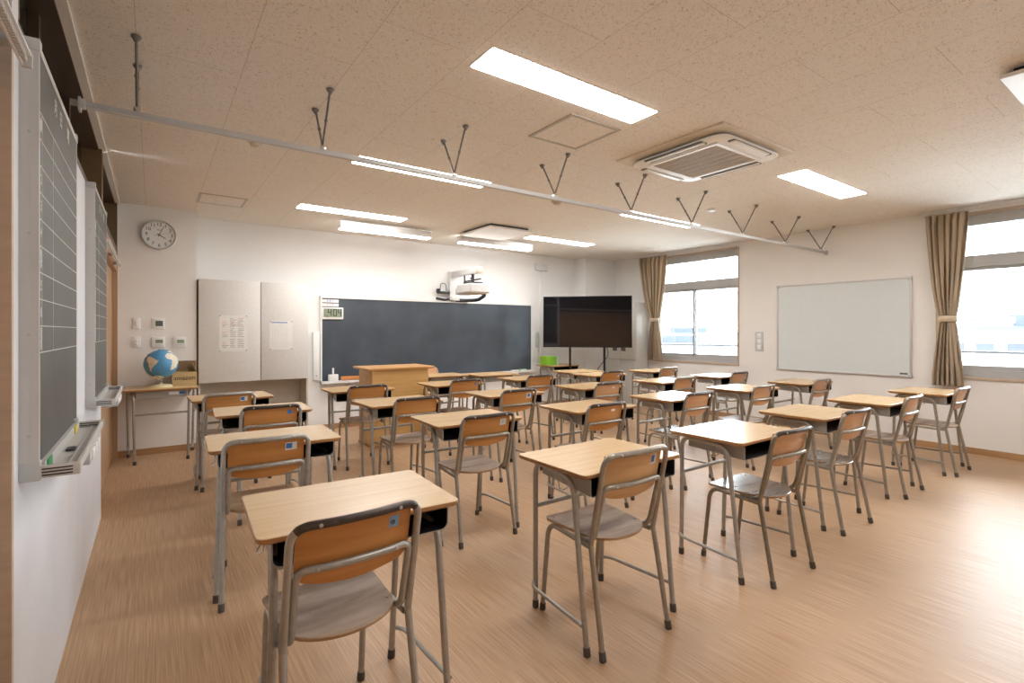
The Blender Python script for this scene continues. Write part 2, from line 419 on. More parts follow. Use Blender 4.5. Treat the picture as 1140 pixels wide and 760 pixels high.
window(2, W2, 'near window at the right picture edge, sliding sashes below a transom')

# ------------------------------------------------------------------ outside
struct(MB().box(9, 400, -200, 260, -9.2, -9).build('ground', 'outside_ground'), 'pale ground far below the windows', 'ground')
def building(x, y, w, d, top, mat, lab):
    t = thing('building', (x, y, -9), lab, 'building', 0, 'distant buildings'); hh = top+9
    MB().box(-d/2, d/2, -w/2, w/2, 0, hh).build('wall', mat, t, False)
    mb = MB(); mb.box(-d/2-.3, d/2+.3, -w/2-.3, w/2+.3, hh, hh+.5); mb.box(-d/5, d/5, -w/6, w/6, hh+.5, hh+2).build('roof', 'roof', t, False)
    n = int(w//3)
    for fl in range(max(1, int(hh//3.2))):
        mb = MB()
        for k in range(n): mb.box(-d/2-.06, -d/2+.02, -w/2+1+k*3, -w/2+2.8+k*3, 1+fl*3.2, 2.4+fl*3.2)
        mb.build('window_row', 'bldg_win', t, False)
for i, (x, y, w, d, top, mt, lab) in enumerate(((95, 12, 22, 12, 1.5, 'bldg_a', 'pale distant building seen left in the near window'), (120, 32, 16, 14, 3.2, 'bldg_b', 'taller distant building between two paler ones'), (80, 0, 14, 10, -1.0, 'bldg_a', 'low distant building in the near window'), (140, 8, 30, 14, 4.0, 'bldg_b', 'farthest distant building on the skyline'), (90, 66, 20, 12, -1.5, 'bldg_a', 'low distant building seen through the far window'), (130, 92, 26, 14, .5, 'bldg_b', 'distant building at the right of the far window'))):
    building(x, y, w, d, top, mt, lab)

# ------------------------------------------------------------------ ceiling fixtures
def ceil_light(x0, x1, y0, y1, lab):
    t = thing('ceiling_light', ((x0+x1)/2, (y0+y1)/2, H), lab, 'light', 0, 'recessed ceiling lights')
    a, b = (x1-x0)/2, (y1-y0)/2
    mb = MB(); f = .012
    mb.box(-a-f, a+f, -b-f, -b, -.004, 0); mb.box(-a-f, a+f, b, b+f, -.004, 0); mb.box(-a-f, -a, -b, b, -.004, 0); mb.box(a, a+f, -b, b, -.004, 0)
    mb.build('light_frame', 'alu_white', t, False)
    MB().box(-a, a, -b, b, -.008, -.001).build('diffuser', 'lamp_diffuser', t, False)
for x0, x1, y0, y1, lab in ((1.35, 2.573, 2.05, 2.258, 'nearest lit ceiling panel, largest one at top centre'), (1.325, 2.55, 3.92, 4.11, 'lit ceiling panel partly behind the hanging rail, left one'),
        (1.305, 2.53, 5.77, 5.97, 'lit ceiling panel nearest the grey cabinet'), (4.53, 5.79, 2.05, 2.28, 'lit ceiling panel right of the air conditioner'),
        (4.495, 5.79, 3.925, 4.11, 'lit ceiling panel behind the hanging rail near far window'), (4.46, 5.70, 5.76, 5.96, 'lit ceiling panel above the television'),
        (1.33, 2.55, .18, .39, 'lit ceiling panel above the camera on the left'), (4.52, 5.78, .18, .39, 'lit ceiling panel above the camera on the right')):
    ceil_light(x0, x1, y0, y1, lab)
for x0, x1, lab in ((1.86, 3.07, 'box lamp hanging over the left half of the chalkboard'), (3.53, 4.80, 'box lamp hanging over the right half of the chalkboard')):
    t = thing('chalkboard_lamp', ((x0+x1)/2, 6.25, H), lab, 'light', 0, 'chalkboard lamps'); a = (x1-x0)/2
    mb = MB(); mb.box(-a, a, -.06, .06, -.115, -.03, .006)
    for s in (-1, 1): mb.tube([(s*a*.6, 0, -.04), (s*a*.6, 0, 0)], .012)
    mb.build('lamp_housing', 'alu_white', t)
    mb = MB(); mb.box(-a+.012, a-.012, -.048, .066, -.124, -.1151); mb.build('diffuser', 'lamp_wash', t, False)
# air conditioner
t = thing('air_conditioner', (3.535, 2.365, H), 'square ceiling air conditioner with beige grille', 'air conditioner')
MB().slab(rrect(-.485, .485, -.475, .475, .012), [(0, 0), (-.010, 0), (-.014, .004)]).build('ceiling_plate', 'ac_beige', t)
o = MB().slab(rrect(-.40, .40, -.42, .42, .09), [(-.014, .05), (-.032, .0), (-.042, .004), (-.048, .016)]).build('body', 'ac_white', t)
for nm, bx in (('louver', (-.25, .25, -.415, -.355)), ('louver', (-.25, .25, .355, .415)), ('louver', (-.395, -.335, -.26, .26)), ('louver', (.335, .395, -.26, .26))):
    mb = MB(); x0, x1, y0, y1 = bx
    mb.slab(rrect(x0-.012, x1+.012, y0+.002, y1-.002, .02), [(-.047, 0), (-.0495, 0)]).build('louver_slot', 'dark_plastic', o)
    MB().slab(rrect(x0+.015, x1-.015, y0+.005, y1-.005, .012), [(-.0495, 0), (-.054, .0), (-.057, .006)]).build(nm, 'ac_white', t)
mb = MB(); mb.box(-.265, .265, -.28, .28, -.053, -.047)
for k in range(31): 
    y = -.27+k*.018; mb.box(-.258, .258, y-.003, y+.003, -.056, -.053)
for k in range(6):
    x = -.21+k*.084; mb.box(x-.003, x+.003, -.272, .272, -.0565, -.053)
mb.build('grille', 'ac_grille', t, False)
mb = MB(); f = .03
mb.box(-.265-f, .265+f, -.28-f, -.28, -.056, -.047); mb.box(-.265-f, .265+f, .28, .28+f, -.056, -.047); mb.box(-.265-f, -.265, -.28, .28, -.056, -.047); mb.box(.265, .265+f, -.28, .28, -.056, -.047)
mb.build('grille_frame', 'ac_white', t, False)
# ventilation panels (flat, hung just below the ceiling)
for x, y, lab in ((3.825, 5.755, 'flat white ventilation panel above the chalkboard lamp'), (3.985, .29, 'flat white ventilation panel at the right picture edge')):
    t = thing('ventilation_panel', (x, y, H), lab, 'vent', 0, 'ventilation panels')
    MB().box(-.30, .30, -.34, .34, -.03, 0).build('duct_box', 'dark_plastic', t)
    MB().slab(rrect(-.345, .345, -.385, .385, .008), [(-.03, .004), (-.034, 0), (-.05, 0), (-.053, .003)]).build('cover', 'ac_white', t)
# hatches
for x0, x1, y0, y1, lab in ((2.16, 2.61, 2.38, 2.835, 'square ceiling hatch left of the air conditioner'), (.375, .81, 5.885, 6.325, 'square ceiling hatch above the grey cabinet')):
    t = thing('ceiling_hatch', ((x0+x1)/2, (y0+y1)/2, H), lab, 'hatch', 0, 'ceiling hatches'); a, b, f = (x1-x0)/2, (y1-y0)/2, .024
    mb = MB(); mb.box(-a, a, -b, -b+f, -.006, 0); mb.box(-a, a, b-f, b, -.006, 0); mb.box(-a, -a+f, -b+f, b-f, -.006, 0); mb.box(a-f, a, -b+f, b-f, -.006, 0)
    mb.build('hatch_frame', 'hatch_frame', t, False)
    MB().box(-a+f, a-f, -b+f, b-f, -.004, 0).build('hatch_board', 'ceiling_board', t, False)
# detectors
for x, y, lab, mt, r in ((.60, 4.06, 'beige smoke detector below the rail on the left', 'beige_plastic', .05), (3.49, 4.08, 'beige smoke detector below the rail at centre', 'beige_plastic', .06), (5.15, 3.34, 'white round detector beside the hanging rail', 'plastic_white', .055)):
    t = thing('smoke_detector', (x, y, H), lab, 'detector', 0, 'smoke detectors')
    MB().lathe([(r, 0), (r, -.010), (r*.92, -.016)], seg=28).build('base', mt, t)
    MB().lathe([(r*.66, -.016), (r*.6, -.036), (r*.4, -.042)] if mt == 'beige_plastic' else [(r*.8, -.016), (r*.7, -.022)], seg=28).build('sensor', mt, t)
# hanging picture rail on V rods
t = thing('hanging_rail', (3.55, 3.09, 2.423), 'long aluminium rail hung on V rods across the ceiling', 'rail')
mb = MB(); mb.box(XL+.046-3.55, XR-.012-3.55, -.011, .011, -.014, .014); mb.box(XL+.046-3.55, XR-.012-3.55, -.015, .015, -.015, -.011); mb.build('rail', 'alu_rail', t, False)
for x, sg in ((XL+.026-3.55, 1), (XR-3.55, -1)):
    mb = MB(); mb.box(min(x, x+sg*.010), max(x, x+sg*.010), -.024, .024, -.034, .026); mb.box(min(x, x+sg*.026), max(x, x+sg*.026), -.017, .017, -.021, .021, .003)
    if sg > 0: mb.box(x-.03, x, -.012, .012, -.012, .012)
    mb.build('end_bracket', 'plastic_grey', t)
for x in (-.064, .82, 1.707, 2.62, 3.523, 4.425, 5.362, 6.311, 7.255):
    for dy in (-.157, .163):
        mb = MB(); a, b = Vector((x-3.55, 0, .03)), Vector((x-3.55, dy, .312))
        mb.tube([a, b], .0065, 8); mb.lathe([(.021, 0), (.021, -.006), (.010, -.022), (.006, -.03)], (b.x, b.y, .312), 14)
        m = a.lerp(b, .45); mb.tube([m, m.lerp(b, .06)], .010, 8)
        mb.build('hanger_rod', 'rod_steel', t)
    MB().box(x-3.55-.014, x-3.55+.014, -.017, .017, .012, .036, .003).build('rail_clip', 'chrome', t)

# ------------------------------------------------------------------ left slate boards
def slate_board(y0, labs, rows, text):
    y1 = y0+.885; z0, z1 = .93, 2.20; d = .043
    t = thing('slate_board', (XL, (y0+y1)/2, z0), labs, 'board', 0, 'slate boards on the left wall'); ym = (y0+y1)/2
    def B(mb, x0, x1, ya, yb, za, zb, bev=0): return mb.box(x0, x1, ya-ym, yb-ym, za-z0, zb-z0, bev)
    mb = MB(); B(mb, .0, d-.0008, y0+.004, y1-.004, z0+.03, z1-.03); mb.build('slate', 'slate', t, False)
    mb = MB()
    B(mb, 0, d, y0, y0+.014, z0+.04, z1-.03); B(mb, 0, d, y1-.014, y1, z0+.04, z1-.03); B(mb, 0, d, y0, y1, z1-.034, z1-.012); B(mb, 0, d, y0+.01, y1-.01, z0+.012, z0+.04)
    B(mb, .0195, .0235, y0-.0015, y0+.003, z0+.06, z1-.04)
    mb.build('board_frame', 'alu', t, False)
    for ya in (y0, y1-.03):
        for za, zb in ((z0, z0+.055), (z1-.035, z1)):
            mb = MB(); B(mb, -.0, d+.0025, ya-.0025, ya+.0325, za, zb, .003); mb.build('corner_cap', 'plastic_grey', t)
    mb = MB()
    for zz in (1.06, 1.35, 1.64, 1.93): mb.lathe([(.004, 0), (.004, .003)], (.0215, y0-ym+.001, zz-z0), 10, 'y')
    mb.build('screw', 'steel', t)
    x = d+.0006; mb = MB()
    zb = 1.298
    for k in range(10): B(mb, x-.002, x, y0+.014, y1-.014, zb+.0775*k-.0012, zb+.0775*k+.0012)
    for yy in (y0+.046, y0+.256): B(mb, x-.002, x, yy-.001, yy+.001, zb, zb+.0775*9)
    lines = mb.build('ruled_line', 'white_line', t, False)
    names = ['放課後', '6', '5', '給食', '4', '3', '2', '1', '朝']
    for k, nm in enumerate(names):
        zc = zb+.0775*(k+.5)-z0; n = len(nm)
        for i, chx in enumerate(nm):
            s = .036 if n == 1 else (.027 if n == 2 else .021)
            mb = MB(); M = basis((x, y0+.030-ym, zc+((n-1)/2-i)*s*1.0), (0, 1, 0), (0, 0, 1)); add_text(mb, chx, s*1.18, M); mb.build('row_letter', 'blue_line' if k == 7 else 'white_line', t, False)
    for yy, ch in ((y0+.30, '月'), (y0+.42, '日'), (y0+.60, '曜')):
        mb = MB(); add_text(mb, ch, .06, basis((x, yy-ym, 2.105-z0), (0, 1, 0), (0, 0, 1))); mb.build('heading_letter', 'white_line', t, False)
    # chalk tray
    q = d; w = .088
    mb = MB()
    B(mb, q, q+w, y0+.01, y1-.01, z0+.012, z0+.016); B(mb, q+w-.012, q+w, y0+.01, y1-.01, z0+.012, z0+.036, .004)
    B(mb, q-.004, q+.010, y0+.02, y1-.02, z0+.016, z0+.05)
    B(mb, q+.05, q+.053, y0+.02, y1-.02, z0+.016, z0+.022)
    tr = mb.build('chalk_tray', 'alu', t)
    for ya, yb in ((y0-.002, y0+.012), (y1-.012, y1+.002)):
        mb = MB(); B(mb, q-.002, q+w+.004, ya, yb, z0+.006, z0+.042, .004)
        te = mb.build('tray_end', 'alu', tr)
        mb = MB()
        for k in range(3): B(mb, q+.006, q+w-.014, ya-.0012, ya+.001, z0+.0125+.009*k, z0+.0165+.009*k)
        mb.build('end_slot', 'dark_plastic', t, False)
    mb = MB(); B(mb, q+.012, q+w-.002, y0+.36, y1-.16, z0-.045, z0+.010, .006); dr = mb.build('eraser_box', 'plastic_grey', t)
    mb = MB()
    for k in range(3): B(mb, q+w-.004, q+w+.004, y0+.40+.1*k, y0+.475+.1*k, z0-.034, z0+.002, .003)
    mb.build('box_rib', 'plastic_white', dr)
    B2 = MB(); B(B2, q-.006, q+.014, y1-.10, y1-.085, z0+.045, z0+.068, .003); B2.build('hook', 'plastic_grey', t)
    return t, ym, z0, d
lb, ym, z0b, dd = slate_board(1.969, 'large near slate board with white ruled timetable grid', 9, True)
slate_board(3.680, 'second slate board farther along the left wall, nearer the door', 9, True)
X0 = XL+dd
tag(MB().box(X0+.0102, X0+.0135, 2.02, 2.10, .947, .979, .001).build('green_magnet', 'green_magnet'), 'green magnet at the near end of the chalk tray', 'magnet')
tag(MB().box(X0+.0102, X0+.0135, 2.66, 2.735, .947, .979, .001).build('yellow_magnet', 'yellow'), 'yellow magnet at the far end of the chalk tray', 'magnet')
tag(MB().slab(rrect(-.014, .014, -.03, .03, .012), [(0, .002), (.003, 0), (.007, .002)]).build('black_clip', 'black'), 'small black piece lying in the near chalk tray', 'clip').location = (X0+.033, 2.33, .9462)

# ------------------------------------------------------------------ clock wall
t = thing('wall_clock', (.055, YC, 2.43), 'round white wall clock with silver rim showing four past four', 'clock')
R = .166
MB().lathe([(R*.98, 0), (R, .012), (R*.985, .034), (R*.94, .040), (R*.90, .034), (R*.89, .018), (R*.88, .006)], seg=56, axis='y').build('rim', 'alu', t)
fc = MB().lathe([(R*.889, .008), (R*.889, .022)], seg=56, axis='y').build('face', 'plastic_white', t)
mb = MB()
for k in range(1, 13):
    a = math.radians(90-30*k); add_text(mb, str(k), .052, basis((R*.70*math.cos(a), -.0226, R*.70*math.sin(a)), (1, 0, 0), (0, 0, 1)))
for k in range(60):
    a = math.radians(6*k); r0, r1 = R*.84, R*.87; w = .0012
    u = Vector((math.cos(a), 0, math.sin(a))); v = Vector((-math.sin(a), 0, math.cos(a)))*w; o = Vector((0, -.0226, 0))
    mb.quad(o+u*r0-v, o+u*r1-v, o+u*r1+v, o+u*r0+v)
mb.box(-.02, .02, -.0228, -.022, .052, .056)
mb.build('numerals', 'black', fc, False)
def hand(nm, ang, ln, tail, w, y, mt):
    a = math.radians(90-ang); u = Vector((math.cos(a), 0, math.sin(a))); v = Vector((-math.sin(a), 0, math.cos(a)))
    mb = MB(); b = []
    for yy in (y, y-.002):
        b.append([mb.bm.verts.new(p) for p in (Vector((0, yy, 0))-u*tail-v*w, Vector((0, yy, 0))+u*ln-v*w*.6, Vector((0, yy, 0))+u*ln+v*w*.6, Vector((0, yy, 0))-u*tail+v*w)])
    for k in range(4): mb.face([b[0][k], b[0][(k+1) % 4], b[1][(k+1) % 4], b[1][k]])
    mb.face(b[0]); mb.face(b[1][::-1]); mb.build(nm, mt, t, False)
hand('hour_hand', 122, .072, .02, .0045, -.025, 'black'); hand('minute_hand', 24, .112, .022, .003, -.028, 'black'); hand('second_hand', 73, .105, .05, .0012, -.031, 'ink')
def plate(name, x, z, w, h, lab, cat, kind):
    t = thing(name, (x, YC, z), lab, cat)
    MB().box(-w/2, w/2, -.012, 0, -h/2, h/2, .003).build('cover_plate', 'plastic_white', t)
    if kind == 'switch':
        for s in (-1, 1): MB().box(-.013, .013, -.016, -.011, s*.018-.015, s*.018+.015, .002).build('rocker', 'plastic_white', t)
    else:
        MB().box(-w*.28+.01, w*.28+.01, -.0135, -.0115, -.01 if kind == 'wide' else -.03, .028 if kind == 'wide' else .03).build('display', 'lcd' if kind == 'wide' else 'lcd_dark', t, False)
        for k in range(3): MB().box(-.025+.02*k, -.013+.02*k, -.0145, -.0115, -.032, -.026).build('button', 'plastic_grey', t, False) if kind == 'wide' else None
    return t
plate('light_switch', -.146, 1.446, .07, .12, 'upper white switch plate on the clock wall', 'switch', 'switch')
plate('light_switch', -.146, 1.24, .07, .12, 'lower white switch plate on the clock wall', 'switch', 'switch')
plate('thermostat', .045, 1.446, .12, .12, 'top thermostat with dark display above two others', 'thermostat', 'tall')
plate('thermostat', .045, 1.238, .12, .12, 'lower left thermostat right above the globe', 'thermostat', 'wide')
plate('thermostat', .245, 1.236, .12, .12, 'lower right thermostat beside the grey cabinet', 'thermostat', 'wide')

# ------------------------------------------------------------------ grey wall cabinet
t = thing('wall_cabinet', (1.03, 6.83, 0), 'tall grey cabinet with two plain doors left of the chalkboard', 'cabinet')
x0, x1 = -.605, .605; dpt = .365
mb = MB()
mb.box(x0, x0+.022, .022, dpt, 0, 1.965); mb.box(x1-.022, x1, .022, dpt, 0, 1.965); mb.box(x0, x1, .022, dpt, 1.943, 1.967)
mb.box(x0+.022, x1-.022, .022, dpt, .755, .777); mb.box(x0+.022, x1-.022, dpt-.012, dpt, 0, 1.943); mb.box(x0+.022, x1-.022, .05, dpt-.012, 0, .06)
mb.build('cabinet_body', 'cabinet_inside', t, False)
for a, b in ((x0, .0455), (.0475, x1)):
    dr = MB().box(a+.002, b-.002, 0, .02, .757, 1.965, .002).build('cabinet_door', 'cabinet_face', t)
def poster(name, x0, x1, z0, z1, lab, kind, y=6.8275):
    t = thing(name, ((x0+x1)/2, y, (z0+z1)/2), lab, 'poster'); a, b = (x1-x0)/2, (z1-z0)/2
    MB().box(-a, a, -.0008, .0008, -b, b).build('sheet', 'paper', t, False)
    for sx in (-1, 1):
        for sz in (-1, 1): MB().lathe([(.006, 0), (.006, .005), (.003, .007)], (sx*(a-.008), -.0008, sz*(b-.008)), 10, 'y').build('magnet', 'ink', t)
    def bar(mb, xa, xb, za, zb): mb.box(xa, xb, -.0013, -.0005, za, zb)
    if kind == 1:
        mk, mr = MB(), MB(); random.seed(3)
        for r in range(3):
            zt = b-.035-r*(2*b-.06)/3
            for c in range(3):
                xx = -a+.03+c*(2*a-.05)/3
                for l in range(6):
                    w = random.uniform(.03, .07); mm = mr if (c == 0 and l in (2, 3)) or (r == 0 and c == 2 and l == 0) else mk
                    if c == 0 and l < 2: continue
                    bar(mm, xx, min(xx+w, a-.015), zt-l*.019-.004, zt-l*.019)
        bar(mr, -.02, .05, b-.09, b-.087); bar(mr, -.02, .05, b-.125, b-.122); bar(mr, -.02, -.017, b-.125, b-.087); bar(mr, .047, .05, b-.125, b-.087)
        mk.build('print', 'ink', t, False); mr.build('print', 'ink_red', t, False)
    else:
        mb_, mk = MB(), MB()
        for k in range(9): bar(mb_, -a+.02+k*.021, -a+.036+k*.021, b-.028, b-.014)
        for k in range(18): bar(mk, -a+.03, a-.05, b-.05-k*.0165-.001, b-.05-k*.0165)
        for k in range(6): bar(mk, -a+.03+k*.034, -a+.031+k*.034, -b+.025, b-.05)
        mb_.build('print', 'ink_blue', t, False); mk.build('print', 'plastic_grey', t, False)
poster('notice_sheet', .633, .928, 1.12, 1.55, 'larger notice with blocks of text on the left cabinet door', 1)
poster('notice_sheet', 1.175, 1.44, 1.13, 1.49, 'smaller timetable sheet on the right cabinet door', 2)

# ------------------------------------------------------------------ chalkboard and things on it
t = thing('chalkboard', (3.71, YF, .64), 'long dark chalkboard across the front wall', 'chalkboard')
x0, x1, h = -1.84, 1.84, 1.205
MB().box(x0+.01, x1-.01, -.024, 0, .02, h-.01).build('slate', 'chalkboard_green', t, False)
mb = MB(); mb.box(x0, x0+.025, -.035, 0, 0, h); mb.box(x1-.025, x1, -.035, 0, 0, h); mb.box(x0, x1, -.04, 0, h-.028, h); mb.box(x0, x1, -.035, 0, 0, .03)
mb.build('board_frame', 'alu_white', t, False)
mb = MB(); mb.box(x0, x1, -.12, -.035, .0, .012); mb.box(x0, x1, -.12, -.11, .012, .032); mb.build('chalk_tray', 'alu_white', t, False)
mb = MB(); mb.box(x0+.8, x0+1.4, -.045, -.03, h+.0, h+.006); mb.build('top_rail', 'alu', t)
YB_ = YF-.024
for z, mt, lab, tx in ((1.80, 'ink_blue', 'white magnet strip with blue letters on the chalkboard corner', 'めあて'), (1.745, 'ink_red', 'white magnet strip with red letters below the blue one', 'まとめ')):
    o = thing('magnet_strip', (2.005, YB_, z-.02), lab, 'magnet', 0, 'magnet strips')
    MB().box(-.115, .115, -.006, 0, -.021, .021, .001).build('strip', 'plastic_white', o)
    mb = MB(); add_text(mb, tx, .036, basis((.0, -.0062, 0), (1, 0, 0), (0, 0, 1))); mb.build('lettering', mt, o, False)
o = thing('digital_clock', (2.035, YB_, 1.615), 'digital clock reading 4:04 stuck on the chalkboard corner', 'clock')
MB().box(-.145, .145, -.028, 0, -.09, .075, .006).build('casing', 'plastic_white', o)
MB().box(-.125, .125, -.0295, -.027, -.06, .058).build('screen', 'lcd', o, False)
SEG = {'4': 'bcfg', '0': 'abcdef'}
mb = MB()
def seg7(ch, cx):
    w, hh, k = .024, .047, .010; y0_, y1_ = -.0305, -.0294
    P = {'a': (-w, w, hh-k, hh), 'd': (-w, w, -hh, -hh+k), 'g': (-w, w, -k/2, k/2), 'b': (w-k, w, 0, hh), 'c': (w-k, w, -hh, 0), 'f': (-w, -w+k, 0, hh), 'e': (-w, -w+k, -hh, 0)}
    for s in SEG[ch]:
        a, b, c, d = P[s]; mb.box(cx+a, cx+b, y0_, y1_, c+.004, d+.004)
seg7('4', -.045); seg7('0', .028); seg7('4', .090)
for zz in (-.014, .020): mb.box(-.011, -.005, -.0305, -.0294, zz-.003, zz+.003)
mb.box(-.11, -.06, -.0305, -.0294, -.052, -.046)
mb.build('digits', 'black', o, False)
# things on the chalk tray
o = thing('chalk_case', (2.03, YF-.076, .652), 'white box with an upright stick on the chalkboard tray', 'box')
MB().box(-.065, .065, -.03, .03, .0, .11, .005).build('case', 'plastic_white', o); MB().box(-.012, .012, -.008, .008, .11, .20, .003).build('stick', 'plastic_white', o)
MB().box(.066, .17, -.028, .028, .0, .018, .003).build('sheet', 'plastic_white', o)
o = thing('board_ruler', (2.46, YF-.068, .652), 'long orange ruler standing on the chalkboard tray', 'ruler')
MB().box(-.32, .30, -.006, .006, .02, .075, .002).build('blade', 'orange_ruler', o); MB().box(-.30, .30, -.012, .012, 0, .02, .002).build('backing', 'ink_blue', o)
for k in range(3): MB().box(-.22+.2*k, -.19+.2*k, -.018, -.006, .035, .06, .003).build('knob', 'orange_ruler', o)
o = thing('chalk_eraser', (5.30, YF-.077, .652), 'green and white eraser at the right end of the tray', 'eraser')
MB().box(-.07, .07, -.026, .026, 0, .022, .004).build('pad', 'plastic_white', o); MB().box(-.07, .07, -.026, .026, .022, .042, .004).build('grip', 'lime_pale', o)
o = thing('chalk_eraser', (5.13, YF-.077, .652), 'white eraser left of the green one on tray', 'eraser')
MB().box(-.075, .075, -.026, .026, 0, .018, .004).build('pad', 'plastic_white', o); MB().box(-.075, .075, -.024, .024, .018, .034, .004).build('grip', 'plastic_white', o)
# slim white case left of the chalkboard
o = thing('wall_case', (1.815, YF, 1.02), 'slim white wall case beside the left chalkboard edge', 'case')
MB().box(-.042, .042, -.05, 0, -.33, .33, .006).build('case', 'plastic_white', o); MB().lathe([(.008, 0), (.008, .004)], (.0, -.05, -.27), 12, 'y').build('lock', 'ink', o)
# speaker box, conduit and intercom right of the chalkboard
o = thing('wall_speaker', (5.76, YF, 2.52), 'white box high on the front wall above the television', 'box')
MB().box(-.13, .13, -.07, 0, -.06, .06, .008).build('housing', 'device_white', o)
mb = MB(); mb.box(-.012, .012, -.012, 0, -1.95, -.06); mb.build('conduit', 'plastic_white', o)
o = thing('intercom', (5.66, YF, 1.21), 'grey intercom handset on a white back plate', 'intercom')
MB().box(-.075, .075, -.012, 0, -.40, .16, .003).build('back_plate', 'plastic_white', o)
MB().slab(rrect(-.03, .03, -.05, -.012, .01), [(-.13, .004), (-.12, 0), (.12, 0), (.13, .004)]).build('handset', 'plastic_grey', o)
MB().tube(fillet([(0, -.03, -.13), (.0, -.05, -.2), (.05, -.03, -.24), (.03, -.012, -.16)], .03), .004, 6).build('cord', 'plastic_grey', o)

# ------------------------------------------------------------------ projector on an arm
o = thing('projector', (3.93, YF, 1.86), 'white short throw projector on an arm above the chalkboard', 'projector')
mb = MB(); mb.box(-.07, .05, -.07, 0, .0, .45, .006); mb.box(-.05, .09, -.10, -.001, -.01, .06, .004); mb.build('wall_bracket', 'device_white', o)
mb = MB(); mb.box(-.045, .045, -.84, -.05, .36, .45, .008); mb.build('arm', 'device_white', o)
MB().box(-.048, .048, -.85, -.835, .355, .455, .003).build('arm_end', 'beige_plastic', o)
mb = MB(); mb.tube([(.0, -.66, .36), (.0, -.66, .23)], .022, 12); mb.box(-.10, .10, -.78, -.54, .22, .236); mb.tube([(-.09, -.55, .25), (.09, -.75, .29)], .01); mb.tube([(.09, -.55, .25), (-.09, -.75, .29)], .01); mb.tube([(-.02, -.45, .36), (-.02, -.45, .24)], .012)
mb.build('tilt_mount', 'dark_plastic', o)
b = MB().slab(rrect(-.17, .19, -.86, -.45, .03), [(.07, .02), (.085, 0), (.19, 0), (.205, .015), (.21, .05)]).build('body', 'device_white', o)
MB().slab(rrect(-.14, .10, -.46, -.36, .02), [(.06, .01), (.08, 0), (.15, 0), (.17, .02)]).build('mirror_hood', 'device_white', o)
MB().box(-.14, .16, -.83, -.47, .064, .071).build('underside_reflection', 'beige_plastic', b)  # beige sheet paints the wood reflection onto the projector's underside
MB().box(.02, .08, -.8625, -.859, .13, .137).build('badge', 'plastic_grey', b)
MB().tube(fillet([(.16, -.6, .10), (.30, -.55, .07), (.32, -.30, .0), (.25, -.06, .0), (.05, -.05, .0)], .09, 8), .028, 10).build('cable_hose', 'dark_plastic', o)
mb = MB(); mb.box(-.29, -.07, -.08, -.02, .1, .13, .004); mb.box(-.29, -.25, -.10, -.02, .13, .17, .004)
mb.tube(fillet([(-.24, -.06, .14), (-.23, -.06, .26), (-.14, -.06, .26), (-.13, -.06, .14)], .05), .006, 8); mb.build('cable_box', 'dark_plastic', o)
MB().tube(fillet([(-.30, -.05, .02), (-.15, -.05, .0), (-.07, -.05, .02)], .03), .02, 8).build('cable_loop', 'black', o)

# ------------------------------------------------------------------ podium
o = thing('podium', (2.42, 5.63, 0), 'wooden teacher podium in front of the chalkboard', 'podium')
MB().slab(rrect(-.42, .42, 0, .56, .012), [(.905, .012), (.915, 0), (.928, 0), (.931, .003)]).build('podium_top', 'podium_top', o)
mb = MB(); mb.box(-.355, .355, .06, .085, .03, .905); mb.build('front_panel', 'podium_wood', o, False)
for s in (-1, 1): MB().box(s*.3475-.0125, s*.3475+.0125, .0855, .50, .03, .905).build('side_panel', 'podium_wood', o, False)
MB().box(-.334, .334, .0855, .48, .45, .47).build('shelf', 'podium_wood', o, False)
MB().box(-.365, .365, .05, .51, 0, .03).build('plinth', 'base_wood', o, False)

# ------------------------------------------------------------------ television on a stand
TVL, TVR = Vector((5.47, 6.76, 0)), Vector((6.50, 5.68, 0)); dv = (TVR-TVL); Wt = dv.length; ang = math.degrees(math.atan2(dv.y, dv.x))
c = (TVL+TVR)/2
o = thing('television', (c.x, c.y, 0), 'large black television on a two pole stand in the front corner', 'television', ang)
MB().box(-Wt/2, Wt/2, -.0, .05, 1.085, 1.955, .004).build('housing', 'black', o)
MB().box(-Wt/2+.012, Wt/2-.012, -.0015, .001, 1.102, 1.945).build('screen', 'tv_black', o, False)
for s in (-1, 1):
    MB().box(s*.29-.018, s*.29+.018, .055, .10, .055, 1.75, .004).build('pole', 'black', o)
mb = MB(); mb.box(-.33, .33, .06, .095, 1.25, 1.31); mb.box(-.33, .33, .06, .095, .06, .10); mb.build('crossbar', 'black', o)
for s in (-1, 1):
    ft = MB().box(s*.29-.025, s*.29+.025, -.28, .28, .03, .065, .006).build('foot', 'black', o)
    for y in (-.24, .24): MB().lathe([(.028, 0), (.028, .03)], (s*.29, y, 0.0), 14).build('caster', 'black', ft)
MB().tube(fillet([(.33, .07, 1.12), (.36, .09, .95), (.28, .10, .85), (.2, .12, .75), (.12, .14, .6)], .06), .006, 6).build('power_cord', 'black', o)
# steel locker by the window wall
o = thing('steel_locker', (7.08, 6.09, 0), 'tall pale steel locker between television and far curtain', 'locker')
mb = MB(); mb.box(0.0, .31, 0, .80, 0, 1.88); mb.build('locker_body', 'locker_grey', o, False)
for za, zb in ((.03, .83), (.85, 1.86)):
    for ya, yb in ((.015, .395), (.405, .785)):
        dr = MB().box(-.016, -.001, ya, yb, za, zb, .003).build('locker_door', 'locker_grey', o)
        yh = (yb-.10) if ya < .1 else ya+.10
        if za > .5: MB().box(-.02, -.0155, yh-.055, yh+.055, (za+zb)/2-.36 if za > .5 else zb-.12, (za+zb)/2-.30 if za > .5 else zb-.06, .003).build('handle', 'ink', dr)
MB().box(-.025, -.0165, .0, .80, .832, .848).build('divider_rail', 'plastic_grey', o, False)

